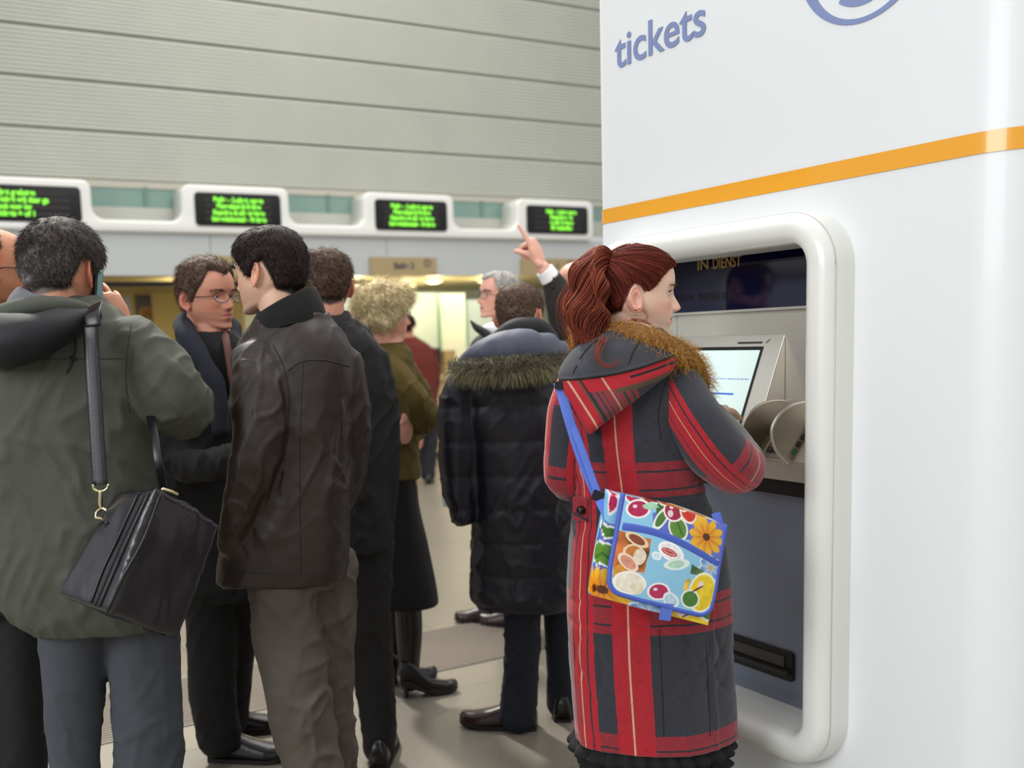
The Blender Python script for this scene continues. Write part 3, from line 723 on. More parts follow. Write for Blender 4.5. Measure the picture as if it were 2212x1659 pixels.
# dim poster case and window panel in the warm part
M_('poster_dark', '#2b2018', .4); M_('poster_orange', '#c8923c', .5); M_('poster_yellow', '#d6c042', .5)
b0, z0 = on_wall(297, 640, 13.8); b1, z1 = on_wall(328, 712, 13.8); ps = empty('poster', wall((b0 + b1) / 2, (z0 + z1) / 2, 13.825), 'dark poster with orange and yellow figure beyond the green jacket', 'poster')
obj('sheet', *box(wall((b0 + b1) / 2, (z0 + z1) / 2, 13.836), b1 - b0 + .05, .02, z0 - z1 + .05, WD, KD), MAT['poster_dark'], ps, smooth=False)
a = np.linspace(0, 2 * math.pi, 24, endpoint=False)
for nm, mk, zc, rx, rz in (('orange_shape', 'poster_orange', .52, .09, .10), ('yellow_shape', 'poster_yellow', .80, .07, .12)):
    V = np.vstack([wall((b0 + b1) / 2 + .02 + rx * math.cos(q), z0 + (z1 - z0) * zc + rz * math.sin(q), e_) for e_ in (13.832, 13.826) for q in a]); obj(nm, V, gridfaces(2, 24, True), MAT[mk], ps, smooth=False)
b0, z0 = on_wall(262, 640, 13.8); b1, z1 = on_wall(284, 678, 13.8); obj('window_2', *box(wall((b0 + b1) / 2, (z0 + z1) / 2, 13.83), b1 - b0, .03, z0 - z1, WD, KD), MAT['panel_blue'], smooth=False, kind='structure')

# ------------------------------------------------------------------ the ticket machine
KA = np.array([.4767, -.8791, 0]); KN = np.array([-.8791, -.4767, 0])
def kio(a, c, z): return a * KA + c * KN + z * Z3          # a along the front (towards the camera), c outwards
def on_front(u, v, c):
    r = ray(u, v); p = EYE + r * ((c - KN @ EYE) / (KN @ r)); return KA @ p, p[2]
M_('white_panel', '#e6e8e8', .40, coat=.10, spec=.5); M_('white_frame', '#e6e6e0', .3, coat=.3); M_('amber', '#f0a51e', .25, coat=.6); M_('ink_blue', '#8390bb', .35)
def brushed(key, color, rough):
    m = M_(key, color, rough, metal=1.0); t = NT(m); b = t.N['Principled BSDF']; tc = t.new('ShaderNodeTexCoord'); mp = t.new('ShaderNodeMapping'); mp.inputs['Scale'].default_value = (2, 2, 260); n = t.new('ShaderNodeTexNoise'); n.inputs['Scale'].default_value = 3
    bp = t.new('ShaderNodeBump'); bp.inputs['Strength'].default_value = .12; bp.inputs['Distance'].default_value = .002; t.link(tc.outputs['Object'], mp.inputs[0]); t.link(mp.outputs[0], n.inputs[0]); t.link(n.outputs[0], bp.inputs['Height']); t.link(bp.outputs[0], b.inputs['Normal'])
brushed('steel', '#f2eee4', .42); brushed('steel_dark', '#b3a99a', .38)
M_('grey_panel', '#9098a8', .36, metal=.5, bump=[(700, .25, .001)]); M_('black_plastic', '#15100f', .35); M_('black_glass', '#0c1030', .06, spec=.5, coat=.2); M_('gold_text', '#c09a58', .4); M_('dim_text', '#1a0e14', .5)
M_('screen_glow', '#cfe6e0', .15, emit='#dff2ec', estr=.40); M_('screen_ink', '#8fa8cc', .4, emit='#8fa8cc', estr=.35); M_('screen_blue', '#3f6cc8', .4, emit='#4a78d0', estr=.4)
M_('key_grey', '#57544f', .4, metal=.5); M_('key_green', '#2f7a4f', .4); M_('key_dark', '#35322f', .4)
tm = empty('ticket_machine', kio(-1.9, -2.7, 0), 'tall white ticket machine with an amber stripe and blue lettering', 'ticket machine')
fp = fillet([(-2.645, -2.1), (-2.645, -3.3), (-1.215, -3.3), (-1.215, -2.1)], [.03, .03, .155, .155], 12)
fp3 = [(a, c) for a, c in fp]
def prism_footprint(off, z0, z1, rnd=0.0):
    P = np.array(fp3); T = np.roll(P, -1, 0) - np.roll(P, 1, 0); T /= np.linalg.norm(T, axis=1)[:, None]; ar = .5 * np.sum(P[:, 0] * np.roll(P[:, 1], -1) - np.roll(P[:, 0], -1) * P[:, 1]); Nn = np.c_[T[:, 1], -T[:, 0]] * np.sign(ar)
    rows = [(off, z0), (off, z1 - rnd)] + ([(off - rnd * (1 - math.cos(q)), z1 - rnd + rnd * math.sin(q)) for q in np.linspace(.2, math.pi / 2, 6)] if rnd else [])
    return np.vstack([np.array([kio(*(p + n * o), z) for p, n in zip(P, Nn)]) for o, z in rows]), gridfaces(len(rows), len(P), True)
V, Fc = prism_footprint(0, .0, 2.578, .03)
body = obj('cabinet', V, Fc, MAT['white_panel'], tm)
RL, RR, RB, RT = -2.50, -1.735, .400, 1.745
cv, cf = box(kio((RL + RR) / 2, -2.2, (RB + RT) / 2), RR - RL, .40, RT - RB, KA, KN)
cut = obj('cutter', cv, cf, MAT['white_panel'], None, smooth=False)
for o_ in (body, cut):
    bm = bmesh.new(); bm.from_mesh(o_.data); bmesh.ops.recalc_face_normals(bm, faces=bm.faces); bm.to_mesh(o_.data); bm.free()
bo = body.modifiers.new('recess', 'BOOLEAN'); bo.operation = 'DIFFERENCE'; bo.object = cut; bo.solver = 'EXACT'
dg = bpy.context.evaluated_depsgraph_get(); nm = bpy.data.meshes.new_from_object(body.evaluated_get(dg)); body.modifiers.clear(); body.data = nm; bpy.data.objects.remove(cut)
nm.polygons.foreach_set('use_smooth', [True] * len(nm.polygons))
try: nm.set_sharp_from_angle(angle=math.radians(35))
except Exception: pass
# amber stripe round the cabinet
P = np.array(fp3); V, Fc = prism_footprint(.0025, 1.853, 1.8985); obj('amber_stripe', V, [f for f in Fc if len(f) == 4], MAT['amber'], tm)
# lettering and emblem
V, Fc = text_mesh('tickets', .145, (0, 0, 0), KA, Z3, KN, .0015, .002); q = V @ KA; V = V + (((q - q.min()) / (q.max() - q.min()) * (2.551 - 2.158) - 2.551) - q)[:, None] * KA
V = V + kio(0, -2.0975, 2.322); obj('lettering', V, Fc, MAT['ink_blue'], tm, smooth=False, label='blue lettering reading tickets')
a = np.linspace(0, 2 * math.pi, 72, endpoint=False)
def ringpts(cx, cz, r): return np.array([kio(cx + r * math.cos(q), -2.098, cz + r * math.sin(q)) for q in a])
V = np.vstack([ringpts(-1.644, 2.398, .1915), ringpts(-1.643, 2.373, .1545)]); obj('emblem_ring', V, gridfaces(2, 72, False), MAT['ink_blue'], tm, smooth=False)
pts = [(-1.648 + .1095 * math.cos(q), 2.356 + .1095 * math.sin(q)) for q in np.linspace(math.radians(232), math.radians(360), 30)]; pts += [(-1.57, 2.40), (-1.66, 2.36)]
obj('emblem_core', [kio(x, -2.098, z) for x, z in pts], [tuple(range(len(pts)))], MAT['ink_blue'], tm, smooth=False)
# raised rounded frame round the niche
prof = [(.0, -2.16), (.0, -2.06), (.004, -2.038), (.014, -2.022), (.030, -2.013), (.052, -2.013), (.070, -2.018), (.080, -2.028), (.086, -2.040), (.090, -2.066), (.093, -2.102)]
il, ir, ib, it = -2.515, -1.752, .422, 1.705; rows = []
for w_, c_ in prof: rr = rrect(ir - il + 2 * w_, it - ib + 2 * w_ * .93, .055 + w_, 10); rows.append(np.array([kio((il + ir) / 2 + x, c_, (ib + it) / 2 + y - .0) for x, y in rr]))
obj('niche_frame', np.vstack(rows), gridfaces(len(rows), len(rows[0]), False), MAT['white_frame'], tm)
M_('frame_seam', '#b9bab4', .5)
rr = rrect(ir - il + 2 * .086, it - ib + 2 * .086 * .93, .055 + .086, 10); rr = np.vstack([rr, rr[:1]])
obj('frame_seam', *tube3([[*kio((il + ir) / 2 + x, -2.0395, (ib + it) / 2 + y), .0012] for x, y in rr], 0, 6, False)[:2], MAT['frame_seam'], tm)
obj('panel_trim', *box(kio((RL + RR) / 2, -2.283, 1.553), RR - RL - .004, .01, .007, KA, KN), MAT['steel'], tm, smooth=False)
# machine inside the niche
mc = lambda a0, a1, c0, c1, z0, z1: box(kio((a0 + a1) / 2, (c0 + c1) / 2, (z0 + z1) / 2), a1 - a0, abs(c1 - c0), z1 - z0, KA, KN)
obj('steel_panel', *mc(RL + .002, RR - .002, -2.36, -2.30, 1.03, 1.555), MAT['steel'], tm, smooth=False)
gl = obj('status_panel', *mc(RL + .002, RR - .002, -2.36, -2.285, 1.557, 1.742), MAT['black_glass'], tm, smooth=False)
for s_, u0, v0, u1, v1, hh, mk in (('IN', 1507, 584, 1530, 582, 24, 'gold_text'), ('DIENST', 1540, 581, 1601, 577, 25, 'gold_text'), ('BUITEN', 1508, 650, 1551, 648, 17, 'dim_text'), ('DIENST', 1560, 647, 1601, 645, 17, 'dim_text'), ('BUITEN', 1455, 652, 1495, 651, 15, 'dim_text')):
    a0, z0 = on_front(u0, v0, -2.284); a1, _ = on_front(u1, v1, -2.284); V, Fc = text_mesh(s_, hh / F * 2.95 * 1.4, (0, 0, 0), KA, Z3, KN, .0006, .001); q = V @ KA
    V = V + (((q - q.min()) / (q.max() - q.min()) * (a1 - a0) + a0) - q)[:, None] * KA + kio(0, -2.2842, z0); obj('status_text', V, Fc, MAT[mk], gl, smooth=False)
# slanted screen housing
hp = [(-2.30, 1.481), (-2.2215, 1.290), (-2.176, 1.180), (-2.30, 1.180)]; hl, hr = -2.475, -2.05; V = [kio(x, c_, z) for x in (hl, hr) for c_, z in hp]
hs_ = obj('screen_housing', V, [(0, 1, 2, 3), (7, 6, 5, 4), (0, 4, 5, 1), (1, 5, 6, 2), (2, 6, 7, 3), (3, 7, 4, 0)], MAT['steel'], tm, smooth=False); bevel(hs_, .003, 2)
sd = (kio(0, -2.176, 1.180) - kio(0, -2.30, 1.481)); SL = np.linalg.norm(sd); sd /= SL; sn = np.cross(sd, KA); sn = sn if sn @ KN > 0 else -sn; s0 = kio(0, -2.30, 1.481)
def slope(a, t, h=0.0): return s0 + a * KA + t * sd + h * sn          # on the slanted face: a across, t down
def on_slope(u, v):
    r = ray(u, v); p = EYE + r * (((s0 - EYE) @ sn) / (sn @ r)); return KA @ p, (p - s0) @ sd
sa1, st0 = on_slope(1643, 757); _, st1 = on_slope(1580, 925); sa0 = sa1 - .315
def slab(a0, a1, t0, t1, h0, h1): return box(slope((a0 + a1) / 2, (t0 + t1) / 2, (h0 + h1) / 2), a1 - a0, t1 - t0, h1 - h0, KA, sd, sn)
obj('bezel', *slab(sa0 - .008, sa1 + .008, st0 - .012, st1 + .012, -.002, .0015), MAT['black_plastic'], hs_, smooth=False)
scn = obj('screen', *slab(sa0, sa1, st0, st1, -.002, .003), MAT['screen_glow'], hs_, smooth=False)
x0, ty = on_slope(1527, 818); x1, _ = on_slope(1620, 820)
g = np.random.default_rng(5); xx = x0; bits = []
while xx < x1: w_ = .003 + .011 * g.random(); bits.append(slab(xx, min(xx + w_, x1), ty - .0022, ty + .0022, .003, .0036)); xx += w_ + .003
obj('screen_text', *join(bits), MAT['screen_ink'], scn, smooth=False)
x0, t0 = on_slope(1534, 848); x1, t1 = on_slope(1585, 854); obj('screen_button', *slab(x0, x1, t0, t0 + .006, .003, .0038), MAT['screen_blue'], scn, smooth=False)
x0, t0 = on_slope(1594, 741); x1, _ = on_slope(1646, 741); bits = []; xx = x0
while xx < x1: w_ = .003 + .004 * g.random(); bits.append(slab(xx, xx + w_, t0 - .003, t0 + .003, .0, .0012)); xx += w_ + .0012
obj('maker_mark', *join(bits), MAT['key_grey'], hs_, smooth=False)
x0, t0 = on_slope(1655, 737); obj('maker_tick', np.array([slope(x0, t0 + .006, .0008), slope(x0 + .012, t0 - .006, .0008), slope(x0 + .016, t0 - .006, .0008), slope(x0 + .004, t0 + .006, .0008)]), [(0, 1, 2, 3)], MAT['key_grey'], hs_, smooth=False)
# console below: slanted keypad bed, lip, two round-topped shields
cp = [(-2.30, 1.237), (-2.20, 1.127), (-2.190, 1.120), (-2.190, 1.072), (-2.30, 1.072)]
V = [kio(x, c_, z) for x in (RL + .01, RR - .01) for c_, z in cp]; n_ = len(cp); con = obj('console', V, [tuple(range(n_)), tuple(range(2 * n_ - 1, n_ - 1, -1))] + [(i, n_ + i, n_ + (i + 1) % n_, (i + 1) % n_) for i in range(n_)], MAT['steel'], tm, smooth=False)
obj('console_gap', *mc(RL + .004, RR - .004, -2.30, -2.200, 1.028, 1.071), MAT['black_plastic'], tm, smooth=False)
kd_ = kio(0, -2.20, 1.127) - kio(0, -2.30, 1.237); KL = np.linalg.norm(kd_); kd_ /= KL; kn = np.cross(kd_, KA); kn = kn if kn @ KN > 0 else -kn; k0 = kio(0, -2.30, 1.237)
kb = box(k0 + kd_ * .085 + kn * .002 + KA * -1.985, .115, .12, .004, KA, kd_, kn); kp = obj('keypad', *kb, MAT['steel_dark'], con, smooth=False)
for r_ in range(4):
    for c_ in range(4):
        obj('key', *box(k0 + kd_ * (.042 + r_ * .026) + kn * .006 + KA * (-2.025 + c_ * .026), .019, .017, .008, KA, kd_, kn), MAT['key_green'] if (r_ == 3 and c_ == 3) else (MAT['key_dark'] if c_ == 3 else MAT['key_grey']), kp, smooth=False)
for x_ in (-2.052, -1.945):
    # each shield stands square to the front, straight along the keypad bed and arched outside
    pts = [(-2.335, 1.268), (-2.30, 1.283), (-2.245, 1.287), (-2.19, 1.276), (-2.150, 1.250), (-2.130, 1.218), (-2.140, 1.175), (-2.175, 1.135), (-2.205, 1.115), (-2.325, 1.235)]
    ol = fillet(pts, [0, .0, .0, 0, 0, 0, 0, 0, 0, 0]); sm = catmull(np.c_[np.array(pts[:9]), np.zeros(9)], 40)[:, :2]; ol = np.vstack([sm, pts[9:]])
    V, Fc = extrude(ol, kio(x_ - .003, 0, 0), KN, Z3, KA, 0, .006, .002, 2); so = obj('pin_shield', V, Fc, MAT['steel_dark'], con)
    rim = tube3([[*kio(x_, q[0], q[1]), .0042] for q in sm[3:]], 50, 8); obj('rim', *rim[:2], MAT['steel'], so)
# lower front, slot, sill
lp = obj('lower_panel', *mc(RL + .002, RR - .002, -2.36, -2.220, RB + .002, 1.027), MAT['grey_panel'], tm, smooth=False)
a0, zt = on_front(1585, 1366, -2.22); a1, zb_ = on_front(1717, 1475, -2.22); a0 = a1 - .42; zt = on_front(1717, 1410, -2.22)[1]
sl = obj('ticket_slot', *extrude(rrect(a1 - a0, zt - zb_, .012, 4), kio((a0 + a1) / 2, 0, (zt + zb_) / 2), KA, Z3, KN, -2.222, -2.212, .002, 2), MAT['black_plastic'], tm, smooth=False)
obj('slot_lip', *mc(a0 + .015, a1 - .01, -2.222, -2.195, zb_ + .022, zb_ + .032), MAT['key_dark'], sl, smooth=False); obj('slot_flap', *mc(a0 + .02, a1 - .03, -2.222, -2.2085, zb_ + .04, zt - .018), MAT['key_grey'], sl, smooth=False)
obj('sill', *mc(RL + .002, RR - .002, -2.22, -2.05, RB + .001, RB + .012), MAT['white_frame'], tm, smooth=False)

# ------------------------------------------------------------------ people
from mathutils.bvhtree import BVHTree
def gv(u, d):
    """photo height of the floor at distance d"""
    lo, hi = 700.0, 6000.0
    for _ in range(50):
        mid = (lo + hi) / 2
        if at(u, mid, d)[2] > 0: lo = mid
        else: hi = mid
    return lo
def ground(u, d): return at(u, gv(u, d), d)
def polystrands(Pp, W):
    """tapered locks along given paths: Pp is (n, k, 3)"""
    n, k = Pp.shape[:2]; T = np.gradient(Pp, axis=1); T /= np.linalg.norm(T, axis=2, keepdims=True) + 1e-9
    ref = np.array([.31, -.8, .5]); S = np.cross(T, ref); S /= np.linalg.norm(S, axis=2, keepdims=True) + 1e-9; U = np.cross(S, T)
    tp = ((1.02 - np.linspace(0, 1, k) ** 2 * .8) * np.minimum(1, .25 + np.linspace(0, 1, k) * 8))[None, :, None] * np.asarray(W).reshape(-1, 1, 1) * .5
    V = np.stack([Pp + (S * math.cos(2.094 * j) + U * math.sin(2.094 * j)) * tp for j in range(3)], 2)
    base = np.arange(n)[:, None] * k * 3; fs = []
    for i in range(k - 1):
        for j in range(3): a, b = i * 3 + j, i * 3 + (j + 1) % 3; fs.append(np.hstack([base + a, base + b, base + b + 3, base + a + 3]))
    return V.reshape(-1, 3), np.vstack(fs).tolist()
def on_mesh(o, pts, lift=.0):
    """points of an object's surface met from the hall entrance side along the sight lines of photo positions"""
    off = np.zeros(3); p = o.parent
    while p is not None: off += np.array(p.location); p = p.parent
    bv = BVHTree.FromPolygons([(np.array(v.co) + off).tolist() for v in o.data.vertices], [tuple(q.vertices) for q in o.data.polygons]); out = []
    for u, v in pts:
        r = ray(u, v); r = r / np.linalg.norm(r); h = bv.ray_cast(Vector(EYE), Vector(r))
        if h[0] is not None: out.append(np.array(h[0]) + np.array(h[1]) * (lift if np.array(h[1]) @ r < 0 else -lift))
    return np.array(out)
def seam(name, o, pts, m, parent, r=.0022, lift=.0, n=24):
    K = np.c_[np.array(pts, float), np.zeros(len(pts))]; q = catmull(K, n)[:, :2]; s = on_mesh(o, q, lift)
    if len(s) < 4: return None
    keep = [s[0]]
    for p in s[1:]:
        if np.linalg.norm(p - keep[-1]) < .09: keep.append(p)
    return obj(name, *tube3([[*p, r] for p in keep], max(12, len(keep)), 6)[:2], m, parent) if len(keep) > 3 else None

def person(u, d, label):
    return empty('person', ground(u, d), label, 'person', None)
def body(H, root, rings, limbs, hands, tone, neck, vox=.004, scalp=None, zb=None, beard=0.0, ears=True, shrink=.72, neck_r=.056, lsh=.55, **kw):
    parts = [H.mesh()]
    if ears: parts += [H.ear(1), H.ear(-1)]
    nb = at(*neck); parts.append(tube3([[*H.w([0, -.03, -.03])[0], neck_r * .95], [*H.w([0, -.032, -.10])[0], neck_r], [*(nb * .5 + H.w([0, -.035, -.12])[0] * .5), neck_r * 1.02], [*nb, neck_r * 1.2], [*(nb - Z3 * .06), neck_r * 1.5]], 20, 24)[:2])
    parts.append(torso(rings, 40, 40, True, shrink)[:2])
    for l in limbs: parts.append(limb(l, 36, 16, lsh)[:2])
    parts += hands
    V, Fc = join(parts); V, N, Fc = remesh(V, Fc, vox, 2)
    C = skin_colors(V, H, tone, scalp, zb, beard, **kw)
    return obj('body', V, Fc, MAT['skin'], root, col=C)

def mixer(c1, c2, side=None, amt=1.0):
    a, b = np.array(lin(c1)[:3]), np.array(lin(c2)[:3])
    def f(P, r):
        k = r ** 1.5 * amt
        if side: k = np.clip(k * .55 + side(P) * (.35 + .65 * r), 0, 1)
        return a + (b - a) * k[:, None]
    return f
M_('hair', '#3a2a20', .62, attr='Col', spec=.16)
CLOTH_K = dict(green_jacket=.78, grey_fleece=.85, grey_trousers=.7, brown_jacket=.6, taupe_trousers=.80, hood_lining=.95, olive_coat=.85, rust_coat=.9, jeans_navy=.8, navy_scarf=.7)
def cloth(key, color, rough=.85, sheen=.0, fine=500, bump=.25, var=.08, coarse=14, cb=.25, **k):
    c = lin(color); color = (*[q * CLOTH_K.get(key, .5) for q in c[:3]], 1)
    return M_(key, color, rough, sheen=sheen, bump=[(coarse, cb, .012), (fine, bump, .0012)], var=var, varscale=5, **k)
cloth('green_jacket', '#4d5044', .75, 0); cloth('grey_fleece', '#6f6f72', .95, .06); cloth('navy_lining', '#15141f', .7, 0)
cloth('grey_trousers', '#474b52', .85); cloth('dark_trousers', '#17141a', .85); cloth('dark_jacket', '#1b191c', .8)
cloth('brown_jacket', '#33241e', .48, 0, bump=.12, coarse=9, cb=.4); cloth('black_collar', '#0f0d0d', .9, .06); cloth('taupe_trousers', '#5b5148', .85, 0, cb=.4)
cloth('charcoal_coat', '#1c1a1b', .85, 0); cloth('navy_scarf', '#1f2531', .95, .06); cloth('black_coat', '#131112', .85, 0); cloth('black_trousers', '#100d0d', .85, 0)
cloth('suit_dark', '#1d1b1c', .85, 0); cloth('suit_trousers', '#1c1918', .85, 0); cloth('grey_scarf', '#4a423f', .95, .06)
cloth('olive_coat', '#5a4a10', .85, .06, bump=.35); cloth('black_skirt', '#100c0c', .85, 0); cloth('rust_coat', '#6a2416', .9, .06); cloth('far_trousers', '#33323a', .85)
cloth('parka', '#201c2c', .42, 0, bump=.08, coarse=10, cb=.35); cloth('hood_lining', '#4a4f5e', .6, 0); cloth('jeans_navy', '#141726', .85, 0); cloth('grey_coat', '#3a3a42', .85, 0); cloth('tweed', '#3b342e', .9, 0)
M_('shirt_white', '#e8e8ea', .7); M_('tie_blue', '#40486a', .6); M_('shirt_red', '#5e3a34', .7)
M_('boot_leather', '#120c0b', .3)

def collar(name, base, top, m, parent, th=.006, label=None, n=64):
    """standing collar: a band from a base ring to a top ring, each given by its left and right ends (u, v), distance and half depth"""
    def ring(r, k):
        (ul, vl), (ur, vr), d, dp = r; a, b = at(ul, vl, d), at(ur, vr, d); c = (a + b) / 2; x = (b - a) / 2; L = np.linalg.norm(x); x = x * (1 + k / L); q = np.arange(n) / n * 2 * np.pi
        return c + np.cos(q)[:, None] * x + np.sin(q)[:, None] * np.array([0, dp + k, 0])
    mid = tuple((np.array(base[i]) + np.array(top[i])) / 2 for i in range(4)); lerp = lambda t: tuple(np.array(base[i], float) * (1 - t) + np.array(top[i], float) * t for i in range(4))
    rows = [ring(lerp(t), th * (.6 + .5 * math.sin(math.pi * t))) for t in np.linspace(0, 1, 9)] + [ring(lerp(1.03), th * .2)] + [ring(lerp(t), -th * .8) for t in np.linspace(1, 0, 7)]
    V = np.vstack(rows); V = V + noise(V * 22)[:, None] * .004
    return obj(name, V, gridfaces(len(rows), n, False), m, parent, label=label)

# --- bald man at the left edge (his right half shows)
p = person(20, 2.9, 'bald man with glasses, half cut off at the left edge, in dark trousers')
H = Head(at(-14, 585, 2.9), (.78, .62, -.05), scale=1.02)
R_ = [(700, -70, 45, 2.9, .08), (740, -130, 100, 2.9, .11), (800, -150, 112, 2.9, .12), (1000, -150, 100, 2.9, .13), (1250, -150, 105, 2.9, .13)]
LL = [(-75, 1240, 2.9, .095), (-70, 1450, 2.9, .085), (-65, 1700, 2.9, .07), (-60, gv(-60, 2.9) - 40, 2.9, .055)]; LR = [(45, 1240, 2.9, .085), (48, 1450, 2.9, .078), (54, 1700, 2.9, .07), (60, gv(60, 2.9) - 40, 2.9, .06)]
AL = [(-135, 790, 2.9, .06), (-160, 980, 2.9, .055), (-140, 1150, 2.8, .04)]; AR = [(70, 790, 2.95, .055), (75, 960, 2.95, .05), (40, 1080, 3.08, .04)]
hp = hand(at(34, 1092, 3.10), (-.2, .3, -.9), (-1, 0, 0), 1, [30, 35, 38, 40, 25], 1.0) + hand(at(-138, 1165, 2.79), (.1, .1, -1), (1, 0, 0), -1, [25, 30, 35, 38, 20], 1.0)
body(H, p, R_, [LL, LR, AL, AR], hp, '#c98a68', (-14, 720, 2.9), .005, '#6a5548', BALD, .2)
hair(H, BALD, MAT['hair'], p, .004, mixer('#4a362b', '#7c6a60'), 900, .010, seed=31, name='hair')
glasses(H, p, MAT['glass_frame'], lens=False); eyes(H, p)
garment('jacket', [torso(R_)[:2], limb(AL)[:2], limb(AR)[:2]], MAT['dark_jacket'], p, .010, .005, 1)
garment('trousers', [limb(LL)[:2], limb(LR)[:2], torso([(1200, -150, 100, 2.9, .12), (1320, -150, 100, 2.9, .12)])[:2]], MAT['dark_trousers'], p, .010, .004, 2)
shoe('shoe', ground(-60, 2.9), 20, p, MAT['shoe_black']); shoe('shoe', ground(60, 2.9), 45, p, MAT['shoe_black'])

# --- man in the green jacket, phone at his ear
p = person(160, 2.5, 'man in an olive-green hooded jacket seen from behind, holding a phone to his ear'); PB = p
H = Head(at(138, 590, 2.5), (.20, .97, -.12), (.05, .12, 1), 1.02)
R_ = [(640, 60, 215, 2.5, .075), (672, 20, 255, 2.5, .10), (710, -20, 290, 2.5, .125), (770, -55, 320, 2.5, .15), (860, -72, 335, 2.5, .165), (1000, -70, 345, 2.5, .17), (1150, -58, 362, 2.5, .17), (1240, -30, 385, 2.5, .165), (1320, 30, 398, 2.5, .15), (1352, 75, 395, 2.5, .13)]
AR = [(275, 745, 2.48, .085), (325, 800, 2.47, .092), (375, 860, 2.46, .088), (400, 885, 2.5, .078), (370, 830, 2.60, .07), (310, 765, 2.60, .055), (270, 740, 2.55, .044)]
AL = [(-35, 790, 2.5, .08), (-90, 950, 2.5, .075), (-90, 1120, 2.6, .06)]
LL = [(165, 1290, 2.5, .095), (160, 1400, 2.5, .086), (158, 1500, 2.5, .076), (160, 1659, 2.5, .066), (165, gv(165, 2.5) - 40, 2.5, .062)]
LR = [(312, 1290, 2.52, .095), (312, 1400, 2.52, .092), (318, 1500, 2.52, .089), (322, 1659, 2.52, .086), (325, gv(325, 2.52) - 40, 2.52, .07)]
hw = at(262, 728, 2.545); hp = hand(hw, (-.26, -.02, .95), (-.52, .84, -.1), -1, [16, 20, 24, 30, 30], 1.0, .12)
body(H, p, R_, [LL, LR, AR, AL], hp, '#cf9274', (132, 668, 2.5), .0038, '#564a45', SHORT, .1)
hair(H, SHORT, MAT['hair'], p, .013, mixer('#2a211d', '#918b88', lambda P: sstep(.03, -.05, P[:, 2]) * sstep(.03, -.06, P[:, 0]) * .8, .6), 5200, .020, .0013, seed=5, rough=.006, lift=.25, jitter=.25)
J = garment('jacket', [torso(R_)[:2], limb(AR)[:2], limb(AL)[:2]], MAT['green_jacket'], p, .009, .009, 3.3, hs=6, vs=4.0)
M_('seam_green', '#353a2c', .8); M_('cord_black', '#0c0b0b', .6)
seam('seam', J, [(283, 700), (276, 760), (272, 830), (280, 890)], MAT['seam_green'], p, .002); seam('seam', J, [(60, 778), (150, 776), (270, 774)], MAT['seam_green'], p, .0015)
garment('trousers', [limb(LL)[:2], limb(LR)[:2], torso([(1250, 80, 385, 2.5, .13), (1345, 90, 390, 2.5, .12)])[:2]], MAT['grey_trousers'], p, .009, .006, 4)
shoe('shoe', ground(165, 2.45), -15, p, MAT['shoe_black']); shoe('shoe', ground(325, 2.47), 30, p, MAT['shoe_black'])
collar('collar', ((22, 668), (216, 706), 2.47, .105), ((48, 622), (204, 662), 2.47, .090), MAT['grey_fleece'], p, .010, 'grey fleece collar')
ck = [(214, 690, 2.43, .012), (190, 674, 2.385, .018), (140, 661, 2.345, .021), (85, 660, 2.33, .022), (20, 676, 2.36, .026), (-40, 712, 2.42, .03)]
obj('hood_edge', *limb(ck, 40, 20, flat=1.0)[:2], MAT['green_jacket'], p)
ck = [(208, 682, 2.40, .016), (168, 690, 2.355, .040), (110, 714, 2.31, .062), (50, 732, 2.29, .076), (-20, 736, 2.31, .080), (-80, 710, 2.4, .065)]
V, Fc, _ = limb(ck, 48, 28, flat=.75); obj('hood', V + np.c_[np.zeros((len(V), 2)), noise(V * 14) * .012], Fc, MAT['navy_lining'], p, label='dark navy hood lining hanging on the back')
s_ = on_mesh(J, [(168, 706), (165, 735), (162, 765), (160, 775)], .004)
if len(s_) > 2: obj('drawcord', *join([tube3([[*q, .0022] for q in s_], 16, 6)[:2], tube3([[*q, .0018] for q in on_mesh(J, [(160, 778), (152, 795), (145, 806)], .004)], 10, 6)[:2], box(s_[-1] - np.array([0, .004, 0]), .012, .008, .010)]), MAT['cord_black'], p)
# phone in his hand
M_('phone_teal', '#5f7f7c', .25, metal=.5, coat=.4); M_('phone_dark', '#1a1f22', .3)
ph = at(211, 634, 2.50); f_ = np.array([.02, .22, .97]); f_ /= np.linalg.norm(f_); n_ = np.array([-.86, -.48, .2]); n_ -= (n_ @ f_) * f_; n_ /= np.linalg.norm(n_); s_ = np.cross(f_, n_)
pr = empty('mobile_phone', ph - f_ * .055, 'small teal mobile phone held to the ear of the man in green', 'phone')
bevel(obj('casing', *box(ph, .046, .112, .018, s_, f_, n_), MAT['phone_teal'], pr), .006, 3); bevel(obj('keypad_face', *box(ph + n_ * .0095, .038, .098, .003, s_, f_, n_), MAT['phone_dark'], pr), .001, 2)

